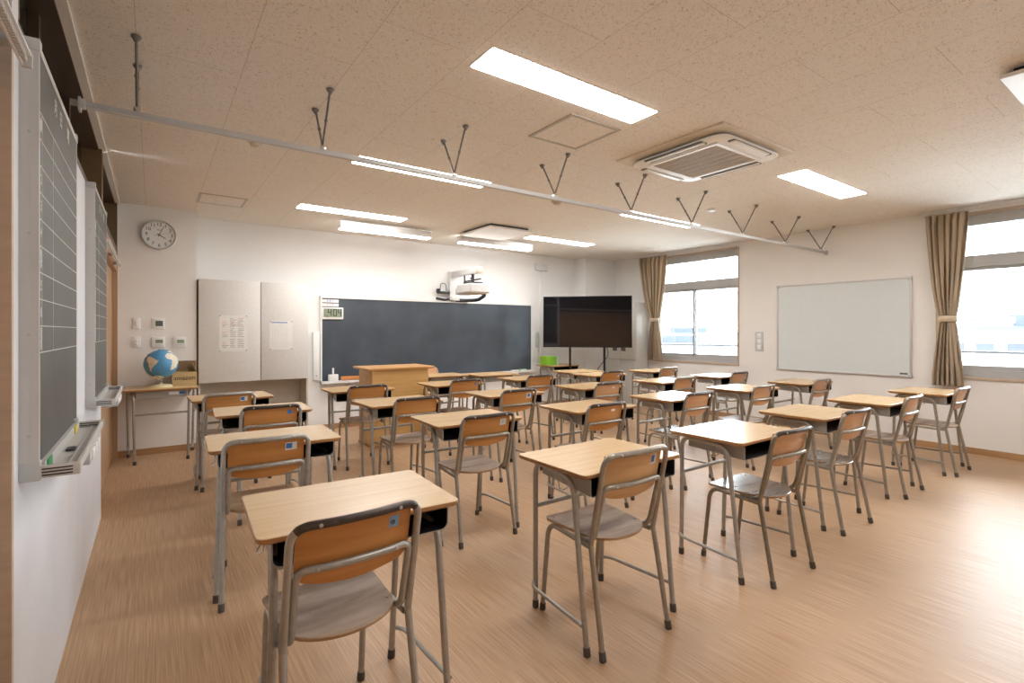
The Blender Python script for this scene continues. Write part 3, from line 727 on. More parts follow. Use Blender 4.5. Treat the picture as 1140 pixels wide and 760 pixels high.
# ------------------------------------------------------------------ right wall things
o = thing('whiteboard', (XR, 2.94, 1.41), 'wide whiteboard in a thin aluminium frame on the window wall', 'whiteboard')
a, b = .80, .605
MB().box(-.018, 0, -a+.005, a-.005, -b+.005, b-.005).build('writing_surface', 'whiteboard', o, False)
mb = MB(); f = .022
mb.box(-.026, 0, -a, a, -b, -b+f, .003); mb.box(-.026, 0, -a, a, b-f, b, .003); mb.box(-.026, 0, -a, -a+f, -b, b, .003); mb.box(-.026, 0, a-f, a, -b, b, .003)
mb.build('board_frame', 'alu', o)
for sy in (-1, 1):
    for sz in (-1, 1): MB().box(-.029, 0, sy*(a-.018)-.021, sy*(a-.018)+.021, sz*(b-.016)-.018, sz*(b-.016)+.018, .004).build('corner_cap', 'plastic_grey', o)
MB().box(-.0188, -.0175, -a+.04, -a+.12, -b+.032, -b+.052).build('badge', 'ink', o, False)
o = thing('switch_panel', (XR, 4.01, 1.207), 'tall grey switch panel between window and whiteboard', 'switch')
MB().box(-.012, 0, -.062, .062, -.147, .147, .003).build('cover_plate', 'switch_grey', o)
for z in (-.085, 0, .085): MB().box(-.017, -.011, -.028, .028, z-.034, z+.034, .003).build('rocker', 'plastic_white', o)
o = thing('wall_outlet', (XR, 3.52, .40), 'small outlet plate low on the wall below the whiteboard', 'outlet')
MB().box(-.009, 0, -.06, .06, -.04, .04, .003).build('cover_plate', 'plastic_white', o); MB().box(-.0105, -.0085, -.025, .025, -.012, .012).build('socket', 'plastic_grey', o)

def curtain(name, y0, y1, zt, zb, ztie, lab, yt=None):
    """pleated curtain drawn to the side and tied; y0..y1 = width at the top"""
    t = thing(name, (XR-.09, (y0+y1)/2, zb), lab, 'curtain', 0, 'tied beige curtains'); yc = (y0+y1)/2
    yt = yt if yt is not None else yc
    mb = MB(); nu, nv = 150, 60; grid = []; wt = (y1-y0)/2
    for j in range(nv+1):
        z = zt+(zb-zt)*j/nv
        if z > ztie: s = (z-ztie)/(zt-ztie); w = .062+(wt-.062)*(s**.62); cen = yt+(yc-yt)*s**.8
        else: s = (ztie-z)/(ztie-zb); w = .062+(.135-.062)*(min(1, s*1.2)**.8); cen = yt
        row = []
        for i in range(nu+1):
            u = i/nu; ph = 2*PI*6*u
            amp = .046
            amp *= (.55+.45*min(1, abs(z-ztie)/.25))
            y = cen+(2*u-1)*w+.010*math.sin(ph*2+z*1.5)
            x = amp*math.sin(ph+.5*math.sin(3*z+u*5))+.012*math.sin(2.3*ph+2*z)
            if zt-z < .09: x *= .6
            row.append(mb.bm.verts.new((x, y-yc, z-zb)))
        grid.append(row)
    for j in range(nv):
        for i in range(nu): mb.face([grid[j][i], grid[j][i+1], grid[j+1][i+1], grid[j+1][i]])
    o = mb.build('cloth', 'curtain_cloth', t)
    md = o.modifiers.new('thickness', 'SOLIDIFY'); md.thickness = .002
    mb = MB(); P = [(.060*math.cos(2*PI*k/28), (yt-yc)+.086*math.sin(2*PI*k/28)) for k in range(28)]
    lo = [mb.bm.verts.new((x, y, ztie-zb-.035)) for x, y in P]; hi = [mb.bm.verts.new((x*1.02, y*1.0, ztie-zb+.035)) for x, y in P]
    for k in range(28): mb.face([lo[k], lo[(k+1) % 28], hi[(k+1) % 28], hi[k]])
    o = mb.build('tieback', 'curtain_tie', t); md = o.modifiers.new('thickness', 'SOLIDIFY'); md.thickness = .003
    mb = MB(); mb.box(-.012, .012, y0-yc-.02, y1-yc+.02, zt-zb+.0, zt-zb+.012)
    for k in range(9):
        y = y0-yc+.03+(y1-y0-.06)*k/8; mb.tube([(0, y, zt-zb-.02), (0, y, zt-zb+.005)], .004, 6)
    mb.build('curtain_hook', 'plastic_white', t)
curtain('curtain', 5.63, 6.23, 2.70, .84, 1.56, 'beige curtain tied beside the far window', 5.87)
curtain('curtain', 1.615, 1.985, 2.69, .74, 1.50, 'beige curtain tied between whiteboard and near window', 1.79)
for y0, y1, lab in ((4.25, 6.28, 'ceiling curtain track above the far window'), (.0, 2.02, 'ceiling curtain track above the near window')):
    o = thing('curtain_track', (XR-.09, (y0+y1)/2, H), lab, 'rail', 0, 'curtain tracks'); a = (y1-y0)/2
    mb = MB(); mb.box(-.012, .012, -a, a, -.024, -.004); mb.build('track', 'alu_white', o, False)
    for k in range(4): MB().box(-.016, .016, -a+.1+k*(2*a-.2)/3-.012, -a+.1+k*(2*a-.2)/3+.012, -.006, 0).build('bracket', 'plastic_grey', o, False)

# ------------------------------------------------------------------ school desk
def make_desk(style):
    """style a: wide tray, legs under it; style b: side frames outside a narrower tray. origin = floor below centre of the user's edge"""
    t = thing('school_desk', (0, 0, 0), '', 'desk', 0, 'school desks')
    mb = MB(); mb.mi = 1
    out = rrect(-.325, .325, 0, .47, .028)
    rings = []
    for z, i in ((.740, .016), (.748, .002), (.750, 0), (.7615, 0)): rings.append([mb.bm.verts.new((x, y, z)) for x, y in out(i)])
    for p, q in zip(rings, rings[1:]):
        n = len(p)
        for k in range(n): mb.face([p[k], p[(k+1) % n], q[(k+1) % n], q[k]])
    mb.face(rings[0][::-1])
    mb.mi = 0
    top = [mb.bm.verts.new((x, y, .764)) for x, y in out(.0025)]; n = len(top)
    for k in range(n): mb.face([rings[-1][k], rings[-1][(k+1) % n], top[(k+1) % n], top[k]])
    mb.face(top)
    mb.build('desk_top', ['desk_top', 'desk_edge'], t)
    hw = .284; hr = .284 if style == 'a' else .220
    # book tray: open towards the user, rounded lower corners
    zb, zt, y0, y1, r = .664, .739, (.018 if style == 'a' else .008), .40, (.028 if style == 'a' else .012)
    def prof(h, g):
        P = [(-h, zt)]
        for k in range(6):
            a = math.radians(180+18*k); P.append((-h+r+(r-g)*math.cos(a)-0+g*0, zb+r+(r-g)*math.sin(a)))
        for k in range(6):
            a = math.radians(270+18*k); P.append((h-r+(r-g)*math.cos(a), zb+r+(r-g)*math.sin(a)))
        P.append((h, zt))
        P[0] = (-h+g, zt); P[-1] = (h-g, zt); return P
    mb = MB(); A = prof(hw, 0); Bp = prof(hw, .004); A2 = prof(hr, 0); B2_ = prof(hr, .004)
    def ringv(P, y): return [mb.bm.verts.new((x, y, z)) for x, z in P]
    a0, a1, b0, b1 = ringv(A, y0), ringv(A2, y1), ringv(Bp, y0), ringv(B2_, y1-.004)
    n = len(A)
    mb.mi = 0
    for k in range(n-1): mb.face([a0[k], a0[k+1], a1[k+1], a1[k]]); mb.face([a0[k], b0[k], b0[k+1], a0[k+1]])
    mb.face(a1)
    mb.mi = 1
    for k in range(n-1): mb.face([b0[k], b1[k], b1[k+1], b0[k+1]])
    mb.face(b1[::-1])
    tr = mb.build('book_tray', ['tray_steel', 'tray_black'], t)
    for s in (-1, 1):
        xr = s*(hw+(hr-hw)*.195/.382); mb = MB(); mb.box(xr-.004, xr+.004, .206, .219, zb+.022, zt-.002, .002)
        mb.build('tray_rib', 'tray_steel', tr)
    for s in (-1, 1):
        x = s*(hw+(hr-hw)*.5+.002)
        MB().tube(fillet([(x, .17, zb+.016), (x, .18, zb-.004), (x+s*.014, .195, zb-.016), (x+s*.014, .225, zb-.016), (x, .24, zb-.004), (x, .25, zb+.016)], .01, 3), .0024, 6).build('bag_hook', 'chrome', t)
    R_ = .0125
    for s in (-1, 1):
        if style == 'a':
            nt_, ft_ = Vector((s*.268, .075, .668)), Vector((s*.236, .385, .668))
        else:
            nt_, ft_ = Vector((s*.300, .10, .725)), Vector((s*.240, .43, .725))
        nf, ff = Vector((s*.290, .022, .0)), Vector((s*.228, .445, .0))
        mid = (nt_+ft_)/2
        for hi, fo in ((nt_, nf), (ft_, ff)):
            pts = fillet([mid, hi, fo+Vector((0, 0, .004))], .075, 8)
            lg = MB().tube(pts, R_, 12).build('leg', 'tube_grey', t)
            d = (hi-fo).normalized()
            MB().tube([fo, fo+d*.004, fo+d*.036, fo+d*.038], [.0145, .0158, .0152, .0135], 12).build('rubber_foot', 'rubber', lg)
        # low side stretcher, hooked outwards at the far leg
        zs = .125; pn = nf.lerp(nt_, zs/nt_.z); pf = ff.lerp(ft_, zs/ft_.z)
        MB().tube(fillet([pn+Vector((s*.012, 0, 0)), pf+Vector((s*.040, -.03, 0)), pf+Vector((s*.004, .012, 0))], .028, 6), .0088, 10).build('side_stretcher', 'tube_grey', t)
    a, b = [Vector((s*.228, .445, 0)).lerp(Vector((s*(.236 if style == 'a' else .240), .385 if style == 'a' else .43, .668 if style == 'a' else .725)), .505/(.668 if style == 'a' else .725)) for s in (-1, 1)]
    MB().tube([a, b], .011, 12).build('cross_bar', 'tube_grey', t)
    return t
def recolour(o, mp):
    for x in [o]+list(o.children_recursive):
        for sl in x.material_slots:
            if sl.material and sl.material.name in mp:
                m = mp[sl.material.name]; sl.link = 'OBJECT'; sl.material = MATS[m]
ROW = {1: 'nearest row', 2: 'second row', 3: 'third row', 4: 'fourth row'}
COLN = {1: 'first column from the left wall', 2: 'second column from the left wall', 3: 'third column from the left wall', 4: 'fourth column from the left wall', 5: 'fifth column from the left wall', 6: 'window side column'}
protos = {}
def place_desk(st, x, y, rz, label, mp=None):
    if st not in protos: protos[st] = make_desk(st); o = protos[st]
    else: o = copy_tree(protos[st])
    o.location = (x, y, 0); o.rotation_euler = (0, 0, math.radians(rz)); o['label'] = label
    if mp: recolour(o, mp)
    return o
warm = {'tube_grey': 'tube_warm'}
deep = {'desk_top': 'desk_top_deep', 'tube_grey': 'tube_warm'}
midtop = {'desk_top': 'desk_top_mid'}
warmmid = {'desk_top': 'desk_top_mid', 'tube_grey': 'tube_warm'}
DESKS = [  # style, x, y, yaw, row, col, recolour
 ('a', .563, 1.573, -2.5, 1, 1, None), ('a', .546, 2.887, -2, 2, 1, None), ('a', .677, 4.06, -2.5, 3, 1, None), ('a', .592, 5.07, 2.2, 4, 1, None),
 ('b', 1.77, 1.517, .5, 1, 2, midtop), ('b', 1.77, 2.82, -2.5, 2, 2, None), ('b', 1.73, 3.878, 2.5, 3, 2, None), ('b', 1.743, 5.014, -1, 4, 2, None),
 ('b', 2.868, 1.472, .5, 1, 3, None), ('b', 2.86, 2.725, 0, 2, 3, deep), ('b', 2.81, 3.835, 0, 3, 3, warm), ('b', 2.82, 4.95, 1, 4, 3, warm),
 ('b', 4.015, 1.545, 0, 1, 4, warmmid), ('b', 3.925, 2.72, 0, 2, 4, warm), ('b', 3.92, 3.80, 0, 3, 4, deep), ('b', 3.935, 4.945, 1, 4, 4, warm),
 ('b', 5.145, 1.544, 0, 1, 5, warmmid), ('b', 5.12, 2.712, 0, 2, 5, warm), ('b', 5.10, 3.715, 0, 3, 5, warm), ('b', 5.11, 4.834, 0, 4, 5, deep),
 ('b', 6.35, 1.481, 0, 1, 6, warmmid), ('b', 6.28, 2.67, 0, 2, 6, warm), ('b', 6.28, 3.742, 0, 3, 6, warm), ('b', 6.26, 4.82, 0, 4, 6, warm)]
for st, x, y, rz, r, c_, mp in DESKS:
    place_desk(st, x, y, rz, 'wooden school desk in the %s, %s' % (ROW[r], COLN[c_]), mp)
place_desk('b', 5.23, 5.40, 0, 'extra school desk without a chair, in front of the television', deep)
def tagsticker(d):
    tr = [c for c in d.children if c.name.startswith('book_tray')][0]
    s = MB().box(-.20, -.06, .4005, .4018, .69, .722).build('name_label', 'plastic_white', tr, False); MB().box(-.20, -.15, .4015, .4022, .692, .72).build('label_print', 'blue_sticker', s, False)
d = place_desk('b', 3.89, 6.20, 180, 'turned school desk near the board, name label facing the class', warm); tagsticker(d)
place_desk('b', 3.215, 6.45, 180, 'teacher side school desk right of the podium, facing the class', warm)
d = place_desk('b', .075, 6.83, 180, 'school desk against the clock wall carrying the globe', {'desk_top': 'desk_edge'}); tagsticker(d)
place_desk('b', 5.88, 6.62, 0, 'school desk behind the television carrying the green box', {'desk_top': 'desk_edge', 'tube_grey': 'tube_warm'})

# ------------------------------------------------------------------ school chair
def make_chair():
    t = thing('school_chair', (0, 0, 0), '', 'chair', 0, 'school chairs')
    zt = .815; ys = .085; zs = .43
    def yl(z): return ys*(zt-z)/(zt-zs)
    # seat: straight front, round rear, slightly dished
    P = []
    for k in range(5):
        a = math.radians(90*k/4); P.append((.19-.03+.03*math.cos(a), .42-.03+.03*math.sin(a)))
    for k in range(5):
        a = math.radians(90+90*k/4); P.append((-.19+.03+.03*math.cos(a), .42-.03+.03*math.sin(a)))
    for k in range(17):
        a = math.radians(180+180*k/16); P.append((.175*math.cos(a), .165+.118*math.sin(a)))
    mb = MB(); top = []; ctr = (0, .24)
    def zseat(x, y): return .449+.006*min(1, (abs(x)/.19)**2)-.010*max(0, 1-abs(y-.17)/.16)*(1-(x/.19)**2)*.6
    rings = []
    for f in (1.0, .985, .75, .5, .25):
        rings.append([mb.bm.verts.new((ctr[0]+(x-ctr[0])*f, ctr[1]+(y-ctr[1])*f, zseat(x*f, ctr[1]+(y-ctr[1])*f)-(.003 if f == 1.0 else 0))) for x, y in P])
    n = len(P)
    for p, q in zip(rings, rings[1:]):
        for k in range(n): mb.face([p[k], p[(k+1) % n], q[(k+1) % n], q[k]])
    mb.face(rings[-1])
    low = [mb.bm.verts.new((x*.99, ctr[1]+(y-ctr[1])*.99, zseat(x, y)-.013)) for x, y in P]
    mb.mi = 1
    for k in range(n): mb.face([low[k], low[(k+1) % n], rings[0][(k+1) % n], rings[0][k]])
    mb.face(low[::-1])
    mb.build('seat', ['seat_worn', 'seat_brown'], t)
    mb = MB()
    for s in (-1, 1):
        for y in (.385, .16): mb.lathe([(.006, 0), (.0055, .003), (.003, .004)], (s*.155, y, zseat(s*.155, y)-.0005), 10)
    mb.build('seat_rivet', 'steel', t)
    # backrest panel
    mb = MB(); nx, nz, hw = 16, 8, .176; F, Bk = [], []
    for j in range(nz+1):
        fr, bk = [], []
        for i in range(nx+1):
            u = 2*i/nx-1; x = u*hw; zlo = .612+.026*u*u+.02*max(0, abs(u)-.86)/.14; zhi = .823-.012*max(0, abs(u)-.8)/.2
            z = zlo+(zhi-zlo)*j/nz; y = yl(z)+.014-.020*(1-u*u)
            fr.append(mb.bm.verts.new((x, y+.009, z))); bk.append(mb.bm.verts.new((x, y, z)))
        F.append(fr); Bk.append(bk)
    for j in range(nz):
        for i in range(nx): mb.face([F[j][i], F[j+1][i], F[j+1][i+1], F[j][i+1]]); mb.face([Bk[j][i], Bk[j][i+1], Bk[j+1][i+1], Bk[j+1][i]])
    for j in range(nz): mb.face([F[j][0], Bk[j][0], Bk[j+1][0], F[j+1][0]]); mb.face([F[j][nx], F[j+1][nx], Bk[j+1][nx], Bk[j][nx]])
    for i in range(nx): mb.face([F[0][i], F[0][i+1], Bk[0][i+1], Bk[0][i]]); mb.face([F[nz][i], Bk[nz][i], Bk[nz][i+1], F[nz][i+1]])
    mb.build('backrest', 'back_ply', t)
    R_ = .0122
    # rear loop above the seat
    pts = [Vector((-.196, ys, zs)), Vector((-.196, .0, zt))]
    bow = [Vector((.196*(2*k/10-1), -.020*(1-(2*k/10-1)**2), zt)) for k in range(3, 8)]
    path = fillet([pts[0], pts[1]]+[bow[0]], .085, 10)[:-1]+bow
    other = [Vector((-p.x, p.y, p.z)) for p in fillet([pts[0], pts[1], bow[0]], .085, 10)[:-1]][::-1]
    MB().tube(path+other, R_, 12).build('back_frame', 'tube_grey', t)
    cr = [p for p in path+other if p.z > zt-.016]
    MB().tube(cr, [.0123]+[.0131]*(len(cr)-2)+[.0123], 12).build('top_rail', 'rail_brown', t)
    # lower loop: bar behind the panel, uprights inside the frame, ends curving forward under the seat
    zb = .679; xb = .174
    bow = [Vector((xb*(2*k/10-1), yl(zb)-.006-.016*(1-(2*k/10-1)**2), zb)) for k in range(2, 9)]
    def half(s):
        return fillet([(s*.164, .20, .432), (s*xb, yl(.45)+.012, .436), (s*xb, yl(zb)-.002, zb), (bow[0] if s < 0 else bow[-1])], [.065, .06], 8)
    L, Rr = half(-1), half(1)
    MB().tube(L[:-1]+bow+Rr[::-1][1:], .0116, 12).build('back_brace', 'tube_grey', t)
    for x in (-.12, .12):
        MB().lathe([(.0062, 0), (.0055, .003), (.002, .0045)], (x, -.020*(1-(x/.196)**2)-.0125, zt), 10, 'y').build('screw', 'steel', t)
        MB().lathe([(.0062, 0), (.0055, .003), (.002, .0045)], (x, yl(zb)-.006-.016*(1-(x/xb)**2)-.0102, zb), 10, 'y').build('screw', 'steel', t)
    for s in (-1, 1):
        fo, hi = Vector((s*.206, 0, 0)), Vector((s*.196, ys, zs+.01))
        lg = MB().tube([fo+Vector((0, 0, .003)), hi], R_, 12).build('leg', 'tube_grey', t)
        d_ = (hi-fo).normalized(); MB().tube([fo, fo+d_*.004, fo+d_*.036, fo+d_*.038], [.014, .0155, .015, .0132], 12).build('rubber_foot', 'rubber', lg)
        fo = Vector((s*.174, .452, 0)); pa = fillet([fo+Vector((0, 0, .003)), (s*.172, .405, .428), (s*.190, ys+.01, .422)], .07, 8)
        lg = MB().tube(pa, .0115, 12).build('leg', 'tube_grey', t)
        d_ = (pa[1]-pa[0]).normalized(); MB().tube([fo, fo+d_*.004, fo+d_*.034, fo+d_*.036], [.0135, .015, .0145, .0125], 12).build('rubber_foot', 'rubber', lg)
    MB().tube([(-.172, .36, .424), (.172, .36, .424)], .010, 10).build('seat_bar', 'tube_grey', t)
    return t, yl
chair0, yl = make_chair(); used = False
STICK = {}
def sticker(kind):
    z = .765; x0 = .115
    def ysurf(x, z): u = x/.176; return yl(z)+.014-.020*(1-u*u)
    def patch(mb, xa, xb, za, zb, off=.0012):
        nx = 4; g = []
        for j in (za, zb): g.append([mb.bm.verts.new((xa+(xb-xa)*i/nx, ysurf(xa+(xb-xa)*i/nx, j)-off, j)) for i in range(nx+1)])
        g2 = []
        for j in (za, zb): g2.append([mb.bm.verts.new((xa+(xb-xa)*i/nx, ysurf(xa+(xb-xa)*i/nx, j)+.0005, j)) for i in range(nx+1)])
        for i in range(nx):
            mb.face([g[0][i], g[0][i+1], g[1][i+1], g[1][i]]); mb.face([g[0][i], g2[0][i], g2[0][i+1], g[0][i+1]]); mb.face([g[1][i], g[1][i+1], g2[1][i+1], g2[1][i]])
        mb.face([g[0][0], g[1][0], g2[1][0], g2[0][0]]); mb.face([g[0][nx], g2[0][nx], g2[1][nx], g[1][nx]])
    def txt(body, x, z, s, nm, mt, par):
        mb = MB(); y = ysurf(x, z)-.0016; add_text(mb, body, s, basis((x, y, z), (1, .0, 0), (0, 0, 1)), .0006); return mb.build(nm, mt, par, False)
    if kind == 'six':
        mb = MB(); patch(mb, .098, .132, z-.02, z+.018); o = mb.build('number_sticker', 'blue_sticker'); o.data.materials[0] = MATS['pale_blue_sticker']; txt('6', .110, z+.001, .036, 'sticker_number', 'ink', o)
    elif kind == 'pair':
        mb = MB(); patch(mb, .082, .140, z-.022, z+.018); o = mb.build('number_sticker', 'paper'); mb = MB(); patch(mb, .086, .116, z-.014, z+.014, .0018); mb.build('sticker_print', 'blue_sticker', o)
    elif kind == 'blue':
        mb = MB(); patch(mb, .108, .136, z-.016, z+.016); o = mb.build('number_sticker', 'blue_sticker')
    elif kind == 'square':
        mb = MB(); patch(mb, .096, .140, z-.024, z+.020); o = mb.build('number_sticker', 'paper'); o.data.materials[0] = MATS['plastic_white']; mb = MB(); patch(mb, .099, .122, z-.014, z+.017, .0018); mb.build('sticker_print', 'ink_blue', o)
    elif kind == 'globe':
        mb = MB(); patch(mb, .090, .146, z-.034, z+.016); o = mb.build('number_sticker', 'paper'); o.data.materials[0] = MATS['plastic_white']; mb = MB(); patch(mb, .100, .134, z-.022, z+.010, .0018); mb.build('sticker_print', 'blue_sticker', o)
    elif kind == 'white':
        mb = MB(); patch(mb, .090, .142, z-.026, z+.016); o = mb.build('number_sticker', 'paper'); o.data.materials[0] = MATS['whiteboard']; mb = MB(); patch(mb, .102, .118, z-.014, z+.008, .0018); mb.build('sticker_print', 'plastic_grey', o)
    elif kind == 'slip':
        mb = MB(); patch(mb, .042, .084, z-.010, z+.008); o = mb.build('number_sticker', 'plastic_white')
    else: return None
    return o
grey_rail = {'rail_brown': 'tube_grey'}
warmR = {'tube_grey': 'tube_warm'}
bronze = {'tube_grey': 'tube_bronze', 'seat_worn': 'seat_dark', 'back_ply': 'back_ply_pink'}
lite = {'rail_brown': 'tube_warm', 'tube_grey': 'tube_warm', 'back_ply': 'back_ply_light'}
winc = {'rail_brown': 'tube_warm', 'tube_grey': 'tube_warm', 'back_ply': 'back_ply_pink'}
wind = {'tube_grey': 'tube_warm', 'back_ply': 'back_ply_pink', 'seat_worn': 'seat_dark'}
mid = {'tube_grey': 'tube_warm', 'seat_worn': 'seat_worn'}
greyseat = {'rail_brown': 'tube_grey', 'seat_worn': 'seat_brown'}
CH = [ # x, y, yaw, row, col, sticker, recolour, zscale
 (.503, 1.49, 2, 1, 1, 'six', None, 1), (.475, 2.80, -2, 2, 1, 'pair', greyseat, 1), (.70, 3.98, -2, 3, 1, 'blue', None, 1), (.545, 5.0, 2, 4, 1, 'pair', grey_rail, 1),
 (1.715, 1.468, -1.5, 1, 2, 'square', lite, 1.03), (1.777, 2.75, -1, 2, 2, 'white', mid, 1), (1.76, 3.79, -2, 3, 2, None, mid, 1), (1.752, 4.93, -2, 4, 2, None, mid, 1),
 (2.88, 1.362, -2, 1, 3, None, bronze, 1), (2.775, 2.66, -1, 2, 3, 'slip', mid, 1), (2.763, 3.76, 0, 3, 3, 'globe', mid, 1), (2.852, 4.88, 0, 4, 3, 'blue', mid, 1),
 (3.945, 1.445, -2, 1, 4, None, wind, 1), (3.92, 2.655, 1, 2, 4, None, wind, 1), (3.908, 3.72, -1, 3, 4, 'slip', wind, 1), (3.886, 4.85, -2, 4, 4, None, mid, 1),
 (5.17, 1.477, 1, 1, 5, None, winc, 1), (4.99, 2.645, 0, 2, 5, 'blue', winc, 1), (5.10, 3.645, 1, 3, 5, 'blue', winc, 1), (5.05, 4.75, -1, 4, 5, 'square', mid, 1),
 (6.32, 1.425, 0, 1, 6, None, winc, 1), (6.165, 2.60, 0, 2, 6, 'slip', winc, 1), (6.286, 3.66, 1, 3, 6, None, wind, 1), (6.25, 4.75, 0, 4, 6, 'blue', winc, 1),
 (3.27, 6.80, 180, 0, 0, None, winc, 1)]
SD = {'six': 'with a blue number six sticker', 'pair': 'with a blue and white sticker', 'blue': 'with a small blue sticker', 'square': 'with a square white and blue sticker', 'white': 'with a white sticker', 'globe': 'with a white sticker with blue disc', 'slip': 'with a narrow white slip', None: 'with a plain wooden back'}
for x, y, rz, r, c_, sk, mp, zsx in CH:
    o = chair0 if not used else copy_tree(chair0)
    used = True
    o['label'] = ('school chair %s, %s, %s' % (SD[sk], ROW[r], COLN[c_].replace(' column from the left wall', ' column from left'))) if r else 'school chair behind the teacher side desk, its back to the chalkboard'
    o['_k'] = 0
    o.location = (x, y, 0); o.rotation_euler = (0, 0, math.radians(rz)); o.scale = (1, 1, zsx)
    if mp: recolour(o, mp)
    CHAIR = o
    o['sk'] = sk or ''
for o in [x for x in COL.objects if x.name.startswith('school_chair')]:
    sk = o['sk']; del o['sk']; del o['_k']
    if sk:
        st = sticker(sk); bk = [c for c in o.children if c.name.startswith('backrest')][0]; st.parent = bk

# ------------------------------------------------------------------ globe, carton, green box
LAND = [
 [(-80, 8), (-72, 12), (-60, 8), (-50, 0), (-35, -6), (-39, -16), (-48, -26), (-58, -36), (-65, -42), (-70, -54), (-74, -48), (-71, -30), (-70, -18), (-80, -5)],
 [(-168, 66), (-150, 70), (-125, 70), (-95, 72), (-80, 68), (-62, 58), (-56, 50), (-66, 44), (-75, 38), (-81, 28), (-90, 30), (-97, 26), (-95, 18), (-88, 20), (-84, 10), (-92, 14), (-105, 20), (-113, 30), (-124, 40), (-128, 52), (-145, 60), (-162, 58)],
 [(-17, 15), (-10, 30), (0, 36), (10, 37), (32, 31), (43, 12), (51, 12), (40, -5), (40, -16), (33, -27), (20, -35), (14, -22), (12, -5), (9, 4), (-8, 5)],
 [(-9, 38), (-2, 48), (8, 55), (10, 64), (25, 71), (60, 70), (100, 76), (140, 73), (178, 67), (160, 58), (140, 52), (128, 40), (120, 28), (108, 18), (104, 2), (98, 16), (88, 22), (78, 8), (72, 20), (58, 25), (50, 14), (43, 14), (36, 32), (28, 40), (15, 40), (8, 44)],
 [(114, -22), (122, -16), (132, -12), (142, -11), (150, -24), (150, -37), (138, -34), (128, -32), (116, -34)],
 [(-45, 60), (-22, 70), (-20, 80), (-50, 82), (-60, 76)]]
def inpoly(x, y, P):
    c = False; j = len(P)-1
    for i in range(len(P)):
        if (P[i][1] > y) != (P[j][1] > y) and x < (P[j][0]-P[i][0])*(y-P[i][1])/(P[j][1]-P[i][1])+P[i][0]: c = not c
        j = i
    return c
t = thing('globe', (.07, 6.58, .764), 'blue desk globe with cream continents on a cream base', 'globe')
MB().lathe([(.105, 0), (.105, .006), (.09, .022), (.03, .03), (.012, .036)], seg=36).build('base', 'cream', t)
MB().lathe([(.012, .03), (.013, .05), (.02, .055), (.014, .062), (.014, .082)], seg=20).build('stem', 'chrome', t)
mb = MB(); gr = .155; nl, nb = 144, 72; C0 = Vector((0, 0, .082+gr+.012)); V = []
tilt = Matrix.Rotation(math.radians(9), 3, 'Y') @ Matrix.Rotation(math.radians(-20), 3, 'X')
for j in range(1, nb):
    la = math.radians(-90+180*j/nb)
    V.append([mb.bm.verts.new(C0+tilt @ Vector((gr*math.cos(la)*math.cos(2*PI*i/nl), gr*math.cos(la)*math.sin(2*PI*i/nl), gr*math.sin(la)))) for i in range(nl)])
s_ = mb.bm.verts.new(C0+tilt @ Vector((0, 0, -gr))); n_ = mb.bm.verts.new(C0+tilt @ Vector((0, 0, gr)))
LON0 = -32   # longitude turned towards the camera
def isl(i, j):
    lat = -90+180*(j+.5)/nb; ang_ = 360*(i+.5)/nl; lon = LON0+(ang_-262); lon = (lon+180) % 360-180
    return any(inpoly(lon, lat, P) for P in LAND) or lat < -72
for j in range(nb-2):
    for i in range(nl):
        mb.mi = 1 if isl(i, j+1) else 0; mb.face([V[j][i], V[j][(i+1) % nl], V[j+1][(i+1) % nl], V[j+1][i]])
for i in range(nl): mb.mi = 1; mb.face([s_, V[0][(i+1) % nl], V[0][i]]); mb.mi = 0; mb.face([n_, V[-1][i], V[-1][(i+1) % nl]])
mb.build('ball', ['ocean', 'land'], t)
ax = tilt @ Vector((0, 0, 1)); side = tilt @ Vector((1, 0, 0))
mb = MB(); mb.tube([C0+(ax*-math.cos(a)+side*math.sin(a))*(gr+.010) for a in [math.radians(d) for d in range(-46, 4, 5)]], .006, 8)
mb.build('meridian_arm', 'cream', t)
for sg in (1, -1): MB().tube([C0+ax*sg*(gr+.001), C0+ax*sg*(gr+.016)], .007, 10).build('axis_pin', 'chrome', t)
t = thing('cardboard_box', (.285, 6.75, .764), 'open brown cardboard box beside the globe', 'box')
mb = MB(); w, d_, h_ = .115, .10, .145; k = .004
mb.box(-w, w, -d_, -d_+k, 0, h_); mb.box(-w, w, d_-k, d_, 0, h_); mb.box(-w, -w+k, -d_+k, d_-k, 0, h_); mb.box(w-k, w, -d_+k, d_-k, 0, h_); mb.box(-w+k, w-k, -d_+k, d_-k, 0, k)
bx = mb.build('carton', 'card', t, False)
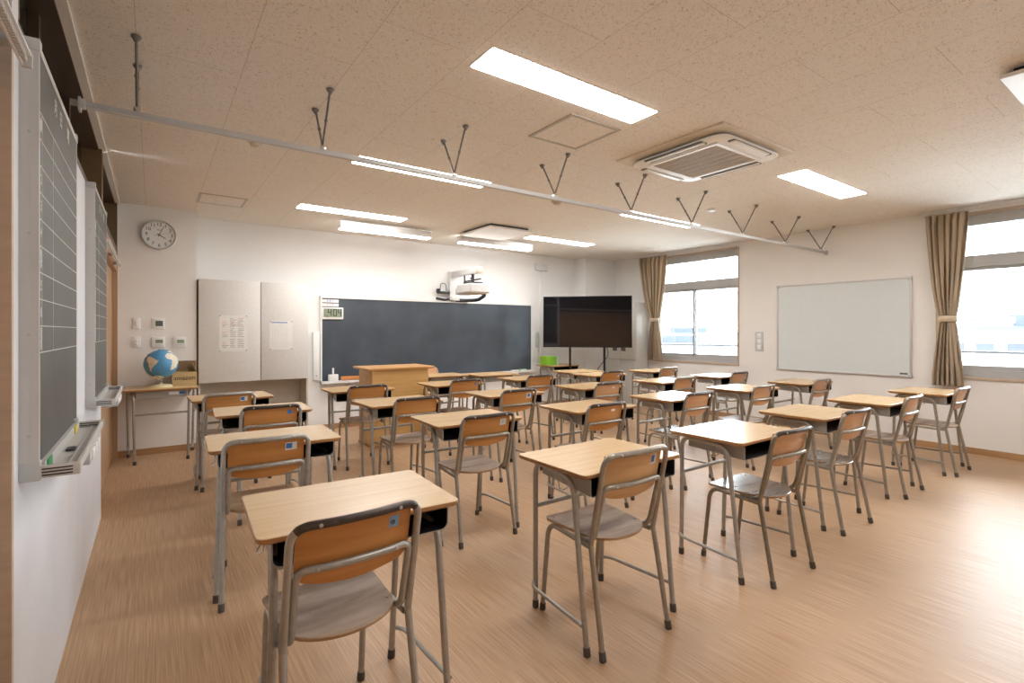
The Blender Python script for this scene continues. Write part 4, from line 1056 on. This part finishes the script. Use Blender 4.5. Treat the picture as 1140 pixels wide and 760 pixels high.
mb = MB(); add_text(mb, 'amazon', .066, basis((0, -d_-.0006, .078), (1, 0, 0), (0, 0, 1))); mb.build('print', 'black', bx, False)
mb = MB(); mb.box(-w, w, d_-k, d_, h_, h_+.115); mb.build('flap', 'card_dark', t, False)
for s in (-1, 1):
    mb = MB(); a, b = Vector((s*w, 0, h_)), Vector((s*(w-.035) if s > 0 else s*(w+.02), 0, h_+.085 if s > 0 else h_-.0+.05)); o1 = Vector((0, d_-k*2, 0))
    v = [mb.bm.verts.new(p) for p in (a-o1, a+o1, b+o1*.9, b-o1*.9)]; v2 = [mb.bm.verts.new(q.co+Vector((s*.003, 0, .001))) for q in v]
    mb.face(v); mb.face(v2[::-1])
    for q in range(4): mb.face([v[q], v2[q], v2[(q+1) % 4], v[(q+1) % 4]])
    mb.build('flap', 'card', t, False)
t = thing('green_box', (5.68, 6.86, .764), 'bright green storage box on the desk behind the television', 'box')
MB().slab(rrect(-.13, .10, -.10, .10, .014), [(0, .012), (.006, .006), (.155, 0), (.16, .004)]).build('bin', 'lime', t)
MB().slab(rrect(.101, .145, -.095, .095, .01), [(.005, .003), (.012, 0), (.14, 0), (.148, .004)]).build('lid', 'lime_pale', t)
mb = MB()
for k in range(9): mb.box(-.115+k*.024, -.110+k*.024, -.1035, -.094, .02, .14)
mb.build('rib', 'lime', t, False)

# ------------------------------------------------------------------ world, camera, view
w = bpy.data.worlds.new('world'); sc.world = w; w.use_nodes = True
bg = w.node_tree.nodes['Background']; bg.inputs['Color'].default_value = (.86, .93, 1.0, 1); bg.inputs['Strength'].default_value = 14.5
cam = bpy.data.cameras.new('camera'); co = bpy.data.objects.new('camera', cam); COL.objects.link(co)
cam.sensor_width = 36; cam.sensor_fit = 'HORIZONTAL'; cam.lens = 561.3/1140*36; cam.shift_y = -(380-368.57)/1140; cam.clip_start = .02
co.location = (0, 0, 1.36); co.rotation_euler = (math.radians(90), 0, -.6186)
sc.camera = co
vs = sc.view_settings; vs.view_transform = 'Standard'; vs.look = 'None'; vs.gamma = 1; vs.use_curve_mapping = False; vs.exposure = .53
